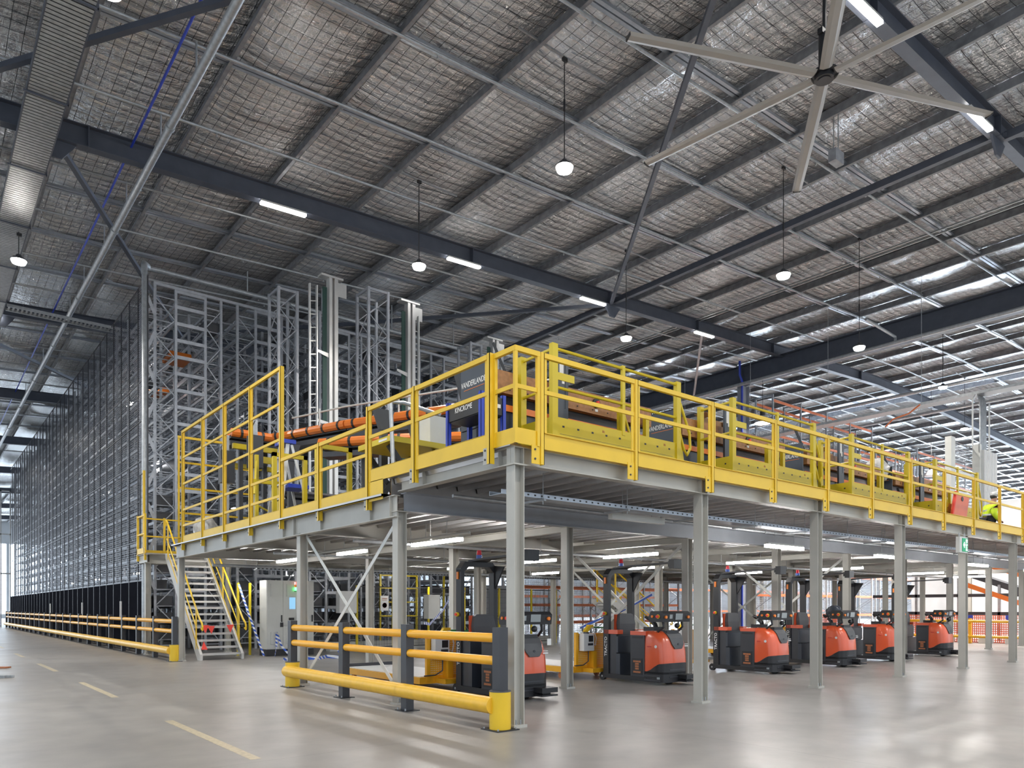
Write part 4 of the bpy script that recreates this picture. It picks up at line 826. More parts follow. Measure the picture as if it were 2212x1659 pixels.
# ------------------------------------------------------------------ workstations on the upper deck, one built then copied along the edge
def workstation():
    """drawn with its front left cage post at 0,0 on the deck; the front faces -y"""
    r = thing('pick_station', 'dark navy picking cabinet with timber rail at the platform corner', 'picking station', (0, 0, 0), 'picking stations')
    y0, y1 = 0.78, 1.40; xa, xb = -0.52, 2.86
    part(r, 'cabinet', MB().bx(xa, xb, y0 + 0.03, y1, 0.02, 0.93), 'navy')
    part(r, 'upper_cabinet', MB().bx(xa, xb, y0 + 0.06, y1, 1.06, 1.16), 'navy')
    part(r, 'timber_rail', MB().bx(xa + 0.1, xb, y0 - 0.05, y0 + 0.05, 1.09, 1.40).bx(xa + 0.1, xb, y0 + 0.05, y0 + 0.16, 1.40, 1.42), 'wood')
    part(r, 'orange_strip', MB().bx(xa + 0.1, xb, y0, y0 + 0.05, 0.86, 0.95), 'conv', 'orange strip beneath the timber rail')
    e = part(r, 'end_panel', MB().bx(xa - 0.02, xa, y0 - 0.02, y1, 0.62, 1.52), 'navy')
    text(e, 'maker_lettering', 'VANDERLANDE', 0.115, (xa - 0.024, (y0 + y1) / 2, 1.27), (0, -1, 0), 'paper', wide=0.72)
    part(e, 'orange_underline', MB().bx(xa - 0.024, xa - 0.02, y0 + 0.06, y1 - 0.08, 1.19, 1.198), 'conv')
    part(r, 'end_panel', MB().bx(xa - 0.015, xa, y0, y1, 0.02, 0.60), 'navy')
    for x in (0.2, 0.9, 1.6, 2.3): part(r, 'panel_joint', MB().bx(x, x + 0.006, y0 + 0.024, y0 + 0.03, 0.02, 0.93), 'black')
    t = part(r, 'tall_panel', MB().bx(0.58, 0.80, y0 - 0.22, y0 - 0.18, 0.62, 1.80), 'navy')
    part(t, 'white_notice', MB().bx(0.62, 0.70, y0 - 0.226, y0 - 0.22, 1.42, 1.64).bx(0.67, 0.72, y0 - 0.226, y0 - 0.22, 1.36, 1.46), 'paper', 'white printed notice')
    part(t, 'slot', MB().bx(0.735, 0.74, y0 - 0.224, y0 - 0.22, 1.0, 1.7), 'black')
    b = part(r, 'stop_button', MB().cyl((1.55, y0 - 0.075, 1.26), (1.55, y0 - 0.05, 1.26), 0.075, n=18), 'black'); part(b, 'red_button', MB().cyl((1.55, y0 - 0.11, 1.26), (1.55, y0 - 0.075, 1.26), 0.028, n=14), 'flag', 'red mushroom button'); part(b, 'tag', MB().bx(1.53, 1.59, y0 - 0.056, y0 - 0.05, 1.13, 1.17), 'paper')
    for k in range(10): part(r, 'rail_bolt', MB().cyl((xa + 0.35 + 0.33 * k, y0 - 0.058, 1.15), (xa + 0.35 + 0.33 * k, y0 - 0.05, 1.15), 0.012, n=8), 'black')
    part(r, 'scanner_arm', MB().bar((0.25, y0 + 0.05, 0.7), (-0.12, y0 + 0.4, 1.95), 0.05, 0.04), 'black')
    return r
def cage():
    r = thing('operator_cage', 'yellow operator cage with solid kick panels at the platform corner', 'operator cage', (0, 0, 0), 'operator cages')
    f = part(r, 'front_panel', MB().bx(0.0, 2.72, -0.012, 0.012, 0.02, 0.66), 'yellow2')
    for k in range(9): part(f, 'fixing_slot', MB().bx(0.15 + 0.28 * k, 0.19 + 0.28 * k, -0.014, -0.012, 0.53, 0.555), 'black')
    part(f, 'fold_line', MB().bx(0.1, 2.5, -0.0135, -0.012, 0.435, 0.439).bx(0.1, 2.5, -0.0135, -0.012, 0.37, 0.374), 'black')
    for x in (0.95, 2.3): text(f, 'small_lettering', 'Niveau lift'[-4:], 0.05, (x, -0.0135, 0.59), (1, 0, 0), 'brown')
    s = part(r, 'side_panel', MB().bx(-0.012, 0.012, 0.0, 0.66, 0.02, 0.66), 'yellow2')
    part(s, 'fixing_slot', MB().bx(-0.014, -0.012, 0.12, 0.15, 0.53, 0.555), 'black'); part(s, 'fixing_slot', MB().bx(-0.014, -0.012, 0.46, 0.49, 0.53, 0.555), 'black')
    part(r, 'side_panel', MB().prism([(0.0, 0.02), (0.66, 0.02), (0.66, 0.66), (0.0, 0.66)], 'x', 2.70, 2.72), 'yellow2')
    part(r, 'ramp_plate', MB().prism([(2.72, 0.02), (2.95, 0.02), (2.80, 0.30), (2.72, 0.66)], 'y', -0.01, 0.01), 'yellow2')
    for x, y, h in ((0.0, 0.0, 1.64), (0.0, 0.66, 1.62), (2.62, 0.0, 1.62)): part(r, 'corner_post', MB().bx(x - 0.05, x + 0.05, y - 0.035, y + 0.035, 0.02, h), 'yellow2')
    part(r, 'corner_post', MB().bx(2.60, 2.68, 0.62, 0.69, 0.02, 1.2), 'yellow2')
    part(r, 'centre_post', MB().bx(1.34, 1.40, -0.02, 0.02, 0.6, 1.62), 'yellow2')
    for z in (1.58, 1.06): part(r, 'rail', MB().tube([(0.0, 0.66, z - 0.02), (0.0, 0.0, z), (2.62, 0.0, z)], 0.022, 8), 'yellow2')
    part(r, 'bracket_plate', MB().bx(0.05, 0.36, -0.03, -0.015, 1.16, 1.26), 'yellow2')
    part(r, 'grab_handle', MB().tube([(2.66, -0.02, 1.30), (2.90, -0.02, 0.86), (2.92, -0.02, 0.62), (2.84, -0.02, 0.50), (2.76, -0.02, 0.58), (2.64, -0.02, 0.86)], 0.022, 8), 'yellow2')
    part(r, 'grab_handle', MB().tube([(1.9, 0.5, 1.18), (2.12, 0.5, 0.72), (2.16, 0.5, 0.5), (2.16, 0.5, 0.1)], 0.022, 8), 'yellow2')
    part(r, 'inner_post', MB().bx(1.82, 1.92, 0.46, 0.54, 0.02, 1.20), 'yellow2')
    return r
WS = workstation(); CG = cage()
WX = [6.72, 10.82, 14.95, 19.05]
wl = ['at the platform corner, showing its full lettering', 'second from the corner, behind the cage gap', 'third from the corner', 'fourth from the corner']
for i, x in enumerate(WX):
    lw = f'dark navy picking cabinet with timber rail, {wl[i]}'; lc = f'yellow operator cage with solid kick panels, {["nearest the platform corner", "second from the corner", "third from the corner", "fourth from the corner, beside the orange board"][i]}'
    if i == 0: WS.location = (x, 7.40, UP); CG.location = (x, 7.40, UP); WS['label'] = lw; CG['label'] = lc
    else: dup(WS, (x, 7.40, UP), lw); dup(CG, (x, 7.40, UP), lc)
# blue framed tool cart
r = thing('tool_cart', 'blue-framed tool cart with black side panels at the platform corner', 'tool cart', (5.93, 8.1, UP))
for x, y in ((5.76, 7.74), (6.12, 7.74), (5.76, 8.50), (6.12, 8.50)): part(r, 'corner_post', MB().bx(x - 0.028, x + 0.028, y - 0.028, y - 0.022, UP + 0.01, UP + 0.90).bx(x - 0.028, x - 0.022, y - 0.028, y + 0.028, UP + 0.01, UP + 0.90), 'blue')
sp = part(r, 'side_panel', MB().bx(5.745, 5.752, 7.76, 8.49, UP + 0.63, UP + 0.86), 'black'); text(sp, 'maker_lettering', 'KINCROME', 0.10, (5.742, 8.12, UP + 0.75), (0, -1, 0), 'paper', wide=0.78)
part(r, 'end_panel', MB().bx(5.78, 6.11, 7.722, 7.73, UP + 0.63, UP + 0.86), 'black'); part(r, 'top_tray', MB().bx(5.76, 6.12, 7.74, 8.5, UP + 0.62, UP + 0.65), 'black'); part(r, 'lower_shelf', MB().bx(5.76, 6.12, 7.74, 8.5, UP + 0.12, UP + 0.15), 'char')
part(r, 'printed_label', MB().bx(5.98, 6.06, 7.716, 7.722, UP + 0.72, UP + 0.77), 'paper')
solid('grey_box', MB().bx(6.0, 6.7, 7.6, 7.62, UP, UP + 0.25), 'offw', 'grey board standing behind the blue cart leg', 'board')
# cartons and film on the stations
for i, (x, y, z, a, b, c, l) in enumerate(((11.6, 8.5, UP + 1.16, 0.5, 0.3, 0.42, 'open cardboard carton on the second picking station, larger one'), (12.15, 8.5, UP + 1.16, 0.35, 0.3, 0.34, 'small cardboard carton beside the larger one on the second station'), (15.8, 8.5, UP + 1.16, 0.45, 0.3, 0.36, 'cardboard carton on the third picking station'))):
    r = thing('carton', l, 'carton', (x, y, z)); part(r, 'box', MB().bx(x - a / 2, x + a / 2, y - b / 2, y + b / 2, z, z + c), 'card'); part(r, 'flap', MB().bar((x - a / 2, y - b / 2, z + c), (x - a / 2 - 0.15, y - b / 2, z + c + 0.06), b * 0.9, 0.006), 'card')
def lump(name, c, rr, label, mat, seed):
    rnd = random.Random(seed); mb = MB().ell(c, rr, 18, 12); nv = []
    for p in mb.v:
        d = V(p) - V(c); k = 1 + 0.12 * math.sin(7 * d.x / rr[0] + seed) * math.sin(6 * d.z / rr[2]) + rnd.uniform(-0.03, 0.03)
        nv.append(tuple(V(c) + d * k))
    zmin = c[2] - rr[2] * 0.86; mb.v = [(x, y, max(z, zmin)) for x, y, z in nv]
    return solid(name, mb, mat, label, 'plastic bag')
lump('plastic_sack', (5.85, 19.7, LO + 0.32), (0.30, 0.34, 0.37), 'bulging clear plastic sack on the platform end behind the rails', 'plastic', 3)
lump('plastic_film', (18.3, 8.45, UP + 1.42), (0.32, 0.28, 0.30), 'crumpled clear film heaped on the third station', 'plastic', 5)
# ------------------------------------------------------------------ conveyors on the lower deck
def conveyor(name, pts, wd, label, legs, guard=0.11, mat='conv', straps=True):
    r = thing(name, label, 'conveyor', pts[0][:2] + (LO,), 'conveyors'); P_ = [V(p) for p in pts]
    for a, b in zip(P_[:-1], P_[1:]):
        d = (b - a).normalized(); n = V((d.y, -d.x, 0))
        part(r, 'belt_bed', MB().bar(a - V((0, 0, 0.1)), b - V((0, 0, 0.1)), wd, 0.08), 'black')
        for s in (-1, 1):
            g = part(r, 'side_guard', MB().tube([a + n * (wd / 2 * s), b + n * (wd / 2 * s)], guard, 10), mat)
            if straps:
                L = (b - a).length; t = 0.25
                while t < L: c = a + d * t + n * (wd / 2 * s); part(g, 'strap', MB().tube([c - d * 0.03, c + d * 0.03], guard + 0.012, 10), 'black'); t += 0.55
        part(r, 'under_frame', MB().bar(a - V((0, 0, 0.25)), b - V((0, 0, 0.25)), wd * 0.8, 0.12), 'char')
    for p in legs: part(r, 'leg', MB().bx(p[0] - 0.05, p[0] + 0.05, p[1] - 0.05, p[1] + 0.05, LO, p[2] - 0.2), 'char')
    return r
c1 = conveyor('conveyor', [(6.3, 19.4, 5.88), (7.5, 19.4, 5.88), (7.95, 18.9, 5.95), (8.6, 16.9, 5.95), (9.9, 13.9, 5.95), (11.2, 12.0, 5.95)], 0.55, 'high orange-guarded conveyor curving across the platform before the lift masts', [(6.6, 19.3, 5.8), (7.3, 19.5, 5.8), (8.95, 17.0, 5.8), (9.95, 14.8, 5.8), (10.9, 13.2, 5.8), (11.5, 12.3, 5.8)])
for p in ((8.3, 17.7), (9.25, 15.4), (10.3, 13.3)): part(c1, 'guide_post', MB().tube([(p[0] - 0.3, p[1] - 0.1, 5.9), (p[0] - 0.3, p[1] - 0.1, 6.45)], 0.02, 6), 'offw')
part(c1, 'guide_rail', MB().tube([(7.7, 18.6, 6.36), (8.3, 16.8, 6.38), (9.6, 13.8, 6.38), (10.8, 12.0, 6.38)], 0.022, 6), 'offw')
text(c1, 'guard_lettering', 'VANDERLANDE', 0.12, (8.86, 15.64, 5.98), (0.4, -0.92, 0), 'paper', wide=0.8)
conveyor('conveyor', [(7.6, 16.4, 5.25), (8.6, 15.0, 5.25), (10.4, 13.1, 5.25)], 0.5, 'middle orange-guarded conveyor below the high one', [(8.2, 15.6, 5.1), (9.5, 14.1, 5.1)])
conveyor('conveyor', [(8.8, 18.6, 4.25), (10.7, 15.9, 4.2), (13.0, 14.0, 4.2)], 0.6, 'low orange-guarded conveyor close to the platform deck', [(10.9, 15.7, 4.1), (12.5, 14.4, 4.1)], 0.08)
conveyor('conveyor', [(7.9, 20.0, 4.6), (12.8, 20.0, 4.6), (18, 20.0, 4.6)], 0.7, 'long dark conveyor deep on the platform before the lift masts', [(9, 20, 4.5), (11, 20, 4.5), (13, 20, 4.5), (15, 20, 4.5)], 0.06, 'char', False)
conveyor('conveyor', [(8.4, 18.0, 3.75), (12, 16.5, 3.75), (16, 15.4, 3.75)], 0.8, 'lowest dark conveyor with thin orange guards on the platform', [(9.6, 17.5, 3.6), (13.2, 16.2, 3.6)], 0.05)
for i, (x, y, z, l) in enumerate(((6.15, 19.0, 5.0, 'grey motor box on a pole near the platform end, left one'), (6.65, 18.4, 5.35, 'grey motor box on a pole near the platform end, right one'))):
    r = thing('motor_box', l, 'motor box', (x, y, LO)); part(r, 'box', MB().bx(x - 0.16, x + 0.16, y - 0.14, y + 0.14, z - 0.45, z + 0.35), 'char'); part(r, 'pole', MB().bx(x - 0.05, x + 0.05, y - 0.05, y + 0.05, LO, z - 0.45).bx(x - 0.05, x + 0.05, y - 0.05, y + 0.05, z + 0.35, z + 0.75), 'galv'); part(r, 'cable', MB().tube([(x - 0.05, y - 0.15, z + 0.7), (x - 0.2, y - 0.2, z + 0.4), (x - 0.17, y - 0.16, z + 0.1)], 0.014, 6), 'black')
solid('yellow_gantry', MB().bx(6.3, 8.0, 18.95, 19.05, 5.45, 5.58).bx(6.3, 8.0, 19.7, 19.8, 5.1, 5.22).bx(6.9, 7.8, 18.9, 18.95, 5.15, 5.32), 'yellow2', 'yellow frame beams slung under the high conveyor at the platform end', 'frame')
for i, (x, y, h, l) in enumerate(((6.05, 16.1, 1.15, 'yellow hoop guard behind the tall panels, left of three'), (5.95, 14.5, 1.45, 'yellow hoop guard behind the tall panels, middle of three, by the step ladder'), (6.1, 12.8, 1.35, 'yellow hoop guard right of the step ladder, behind the low panel'))):
    solid('hoop_guard', MB().bx(x + 0.28, x + 0.36, y - 0.04, y + 0.04, LO, LO + h).bx(x - 0.36, x + 0.36, y - 0.04, y + 0.04, LO + h - 0.08, LO + h).bx(x - 0.36, x - 0.28, y - 0.04, y + 0.04, LO, LO + h), 'yellow2', l, 'hoop guard', 'yellow hoop guards')
r = thing('caged_ladder', 'yellow caged access ladder frame standing on the platform end', 'ladder', (6.6, 17.6, LO))
for x in (6.4, 6.85): part(r, 'stile', MB().bx(x - 0.04, x + 0.04, 17.56, 17.64, LO, LO + 2.0), 'yellow2')
part(r, 'brace', MB().bar((6.4, 17.6, LO + 1.9), (6.2, 17.2, LO + 1.0), 0.04, 0.04).bar((6.4, 17.6, LO + 0.8), (6.85, 17.6, LO + 0.6), 0.04, 0.04), 'yellow2')
# step ladder
r = thing('step_ladder', 'aluminium step ladder with blue top and blue tray on the platform', 'step ladder', (6.1, 15.2, LO)); X0, Y0_ = 6.15, 15.2
def lp(s, t, f): return (X0 + (0.62 * (1 - t) + 0.08 * t) * f * 1.0, Y0_ + s * (0.34 * (1 - t) + 0.20 * t), LO + 1.8 * t)
for s in (-1, 1):
    part(r, 'front_stile', MB().bar(lp(s, 0, -0.45), lp(s, 1, -0.45), 0.03, 0.075, (1, 0, 0)), 'alu'); part(r, 'rear_stile', MB().bar(lp(s, 0, 0.75), lp(s, 0.98, 0.5), 0.025, 0.05, (1, 0, 0)), 'alu')
for t in (0.17, 0.34, 0.51, 0.68, 0.85): part(r, 'step', MB().bar(lp(-1, t, -0.4), lp(1, t, -0.4), 0.09, 0.03), 'alu')
part(r, 'top_cap', MB().bx(X0 - 0.14, X0 + 0.12, Y0_ - 0.26, Y0_ + 0.26, LO + 1.78, LO + 1.86), 'blue'); text(r, 'maker_lettering', 'BAILEY', 0.06, (X0 - 0.142, Y0_, LO + 1.82), (0, -1, 0), 'paper')
part(r, 'tool_tray', MB().bx(X0 - 0.05, X0 + 0.4, Y0_ - 0.27, Y0_ + 0.27, LO + 0.86, LO + 0.94), 'blue')
# yellow scissor table
r = thing('scissor_table', 'yellow-topped scissor lift table behind the notched rail', 'lift table', (7.2, 12.1, LO))
part(r, 'top', MB().bx(6.55, 7.75, 11.5, 12.7, 4.36, 4.46), 'yellow2'); part(r, 'warning_strip', MB().bx(6.545, 6.549, 11.6, 11.9, 4.39, 4.43), 'paper')
for y in (11.65, 12.5): part(r, 'scissor_arm', MB().bar((6.65, y, LO + 0.12), (7.6, y, 4.34), 0.06, 0.1), 'black'); part(r, 'scissor_arm', MB().bar((7.6, y + 0.07, LO + 0.12), (6.65, y + 0.07, 4.34), 0.06, 0.1), 'black')
part(r, 'base', MB().bx(6.6, 7.7, 11.55, 12.65, LO, LO + 0.12), 'yellow2')
solid('control_box', MB().bx(7.9, 8.4, 12.3, 12.7, LO, 5.2), 'offw', 'pale grey control pillar behind the scissor lift table', 'control box')
solid('gas_strut', MB().tube([(5.95, 10.3, LO), (6.05, 10.6, 4.75), (6.35, 10.7, 4.82), (7.2, 10.9, 4.8)], 0.035, 8), 'galv', 'bent grey steel pole leaning above the notched rail', 'pole')
for i, (x, y) in enumerate(((7.2, 12.9), (7.0, 17.0), (8.2, 13.3), (11.4, 18.2), (7.2, 10.1))):
    r = thing('steel_stand', f'dark steel conveyor stand on the platform, {["beside the scissor table", "beneath the conveyor bend", "beneath the middle conveyor", "behind the step ladder", "beside the blue cart"][i]}', 'stand', (x, y, LO), 'conveyor stands'); part(r, 'leg', MB().bx(x - 0.07, x + 0.07, y - 0.05, y + 0.05, LO, 5.0), 'char'); part(r, 'foot', MB().bx(x - 0.14, x + 0.14, y - 0.12, y + 0.12, LO, LO + 0.02), 'char'); part(r, 'head', MB().prism([(x - 0.08, 4.9), (x + 0.08, 4.9), (x + 0.22, 5.3), (x - 0.22, 5.3)], 'y', y - 0.06, y + 0.06), 'char')
for i, (x, z) in enumerate(((6.9, 4.0), (7.5, 3.75))): solid('yellow_block', MB().bx(x - 0.12, x + 0.12, 10.75, 10.95, LO, LO + 0.1), 'yellow2', f'small yellow block on the deck beyond the step, {ORD[i]} from the edge', 'block')
# orange board, person, white enclosure at the far right of the deck
r = thing('orange_board', 'orange-red board leaning behind the rail by the worker', 'board', (20.3, 7.3, UP)); part(r, 'sheet', MB().prism([(19.55, UP + 0.02), (20.55, UP + 0.02), (20.85, UP + 0.9), (19.9, UP + 0.95)], 'y', 7.28, 7.30), 'orsheet'); part(r, 'fold', MB().prism([(19.9, UP + 0.95), (19.97, UP + 0.95), (19.62, UP + 0.02), (19.55, UP + 0.02)], 'y', 7.24, 7.28), 'flag'); part(r, 'eyelet', MB().cyl((20.38, 7.27, UP + 0.80), (20.38, 7.28, UP + 0.80), 0.06, n=14), 'black')
def person():
    px, py = 27.0, 8.9; r = thing('person', 'worker in hi-vis yellow jacket and white hard hat walking on the platform', 'person', (px, py, UP))
    d = V((0.80, -0.60, 0)); s = V((0.6, 0.8, 0))
    def chain(pts, rad):
        me = bpy.data.meshes.new('body'); me.from_pydata([tuple(p) for p in pts], edges, []); return me
    def P_(f, l, z): return V((0, 0, 0)) + d * f + s * l + V((0, 0, z))
    pts = [P_(0, 0, .95), P_(0.05, 0, 1.15), P_(0.12, 0, 1.38), P_(0.16, 0, 1.47), P_(0.22, 0, 1.60), P_(0.24, 0, 1.72),
           P_(0, .1, .9), P_(0.14, .11, .5), P_(0.06, .11, .08), P_(0.2, .12, .04), P_(0, -.1, .9), P_(-0.08, -.11, .5), P_(-0.28, -.11, .1), P_(-0.14, -.12, .04),
           P_(0.12, .19, 1.36), P_(0.16, .27, 1.1), P_(0.38, .22, .98), P_(0.46, .2, .95), P_(0.12, -.19, 1.36), P_(0.02, -.27, 1.1), P_(0.2, -.26, .9), P_(0.27, -.25, .86)]
    rad = [.15, .15, .155, .065, .095, .085, .105, .07, .045, .04, .105, .07, .045, .04, .075, .055, .042, .04, .075, .055, .042, .04]
    edges = [(0, 1), (1, 2), (2, 3), (3, 4), (4, 5), (0, 6), (6, 7), (7, 8), (8, 9), (0, 10), (10, 11), (11, 12), (12, 13), (2, 14), (14, 15), (15, 16), (16, 17), (2, 18), (18, 19), (19, 20), (20, 21)]
    def skin(name, ids, grow, mat, root):
        mp = {k: i for i, k in enumerate(ids)}; me = bpy.data.meshes.new(name); me.from_pydata([tuple(pts[k]) for k in ids], [(mp[a], mp[b]) for a, b in edges if a in mp and b in mp], [])
        o = bpy.data.objects.new(name, me); col.objects.link(o); o.parent = r; o.modifiers.new('skin', 'SKIN'); me.skin_vertices.new(name='') if not me.skin_vertices else None
        for k, i in mp.items(): v = me.skin_vertices[0].data[i]; v.radius = (rad[k] + grow, rad[k] + grow); v.use_root = k == root
        sb = o.modifiers.new('sub', 'SUBSURF'); sb.levels = 2; sb.render_levels = 2; me.materials.append(M[mat]); return o
    skin('body', list(range(22)), 0, 'skin', 0)
    skin('jacket', [0, 1, 2, 14, 15, 16, 18, 19, 20], 0.035, 'hivis', 0); skin('trousers', [0, 6, 7, 8, 10, 11, 12], 0.025, 'cloth', 0)
    hc = P_(0.24, 0, 1.75); part(r, 'hard_hat', MB().ell((px + hc.x, py + hc.y, UP + hc.z), (0.135, 0.135, 0.11), 16, 10).ell((px + hc.x + d.x * .05, py + hc.y + d.y * .05, UP + hc.z - 0.02), (0.17, 0.16, 0.015), 16, 6), 'white')
    part(r, 'hair', MB().ell((px + hc.x - d.x * .04, py + hc.y - d.y * .04, UP + hc.z - 0.07), (0.105, 0.105, 0.09), 12, 8), 'black')
    for f, l, z, sz in ((0.335, 0.035, 1.66, .012), (0.335, -0.035, 1.66, .012)): c = P_(f, l, z); part(r, 'eye', MB().ell((px + c.x, py + c.y, UP + c.z), (sz,) * 3, 8, 6), 'black')
    c = P_(0.345, 0, 1.62); part(r, 'nose', MB().ell((px + c.x, py + c.y, UP + c.z), (.02, .02, .03), 8, 6), 'skin')
    for z in (1.08, 1.22): c = P_(0.05 + (z - 1.15) * 0.3, 0, z); part(r, 'reflective_band', MB().cyl((px + c.x, py + c.y, UP + z - 0.025), (px + c.x, py + c.y, UP + z + 0.025), 0.19, n=18), 'alu')
    for sd, k in ((1, 17), (-1, 21)):
        for j in range(5): a = pts[k] + s * (0.018 * (j - 2)); b = a + d * (0.07 if j else 0.04) + V((0, 0, -0.035 - 0.008 * j)); part(r, 'finger', MB().cyl((px + a.x, py + a.y, UP + a.z), (px + b.x, py + b.y, UP + b.z), 0.010, 0.008, 6), 'skin')
person()
r = thing('white_enclosure', 'tall white ribbed enclosure with conduit bundle at the far end of the platform', 'enclosure', (30.5, 10.8, UP))
mb = MB().bx(29.9, 31.2, 10.0, 10.05, 4.6, 7.1); 
for k in range(12): mb.bx(29.92 + 0.108 * k, 29.97 + 0.108 * k, 9.96, 10.0, 4.6, 7.1)
part(r, 'ribbed_sheet', mb, 'white'); part(r, 'side_frame', MB().bx(27.7, 29.9, 10.3, 10.35, UP, 7.2), 'rmesh'); part(r, 'post', MB().bx(27.6, 27.95, 10.2, 10.4, UP, 7.3), 'offw'); part(r, 'post', MB().bx(29.75, 29.9, 10.05, 10.3, UP, 7.3).bx(31.1, 31.2, 10.05, 10.3, UP, 7.1), 'offw')
for z in (4.0, 4.7, 5.4, 6.1): part(r, 'cross_bar', MB().bx(27.9, 29.8, 10.24, 10.28, z, z + 0.1), 'white')
mb = MB()
for k in range(7): mb.tube([(30.2 + 0.09 * k, 10.2, 7.0), (30.2 + 0.09 * k, 10.2, 8.9), (30.3 + 0.09 * k, 10.3, 9.2)], 0.028, 6)
part(r, 'conduit_bundle', mb, 'galv'); part(r, 'conduit', MB().tube([(29.5, 10.2, 7.2), (29.5, 10.2, 8.9), (29.8, 10.2, 9.1)], 0.03, 6).tube([(31.1, 10.2, 7.0), (31.1, 10.2, 9.0)], 0.03, 6), 'white')
solid('panel_cabinet', MB().bx(24.6, 26.2, 9.6, 10.1, UP, UP + 1.55), 'offw', 'grey electrical cabinet on the platform just left of the worker', 'cabinet')
r = thing('basket_tray', 'wire basket cable tray running through the air toward the white enclosure', 'cable tray', (30, 14, 9.2)); part(r, 'basket', MB().bx(30.1, 30.6, 5, 30, 9.2, 9.205), 'rmesh'); part(r, 'edge_wire', MB().bx(30.08, 30.1, 5, 30, 9.2, 9.3), 'galv'); part(r, 'edge_wire', MB().bx(30.6, 30.67, 5, 30, 9.2, 9.3), 'galv')
for k in range(6): part(r, 'hanger', MB().cyl((30.66, 8.6 + 3.8 * k, 9.2), (30.66, 8.6 + 3.8 * k, zr(30) + 0.1), 0.01, n=6), 'galv')
solid('orange_hose', MB().tube([(30.05, 12.2, 9.22), (30.02, 12.6, 8.95), (30.02, 13.2, 8.85), (30.03, 13.5, 8.6)], 0.03, 6), 'rackor', 'orange hose drooping from the wire basket tray', 'hose')
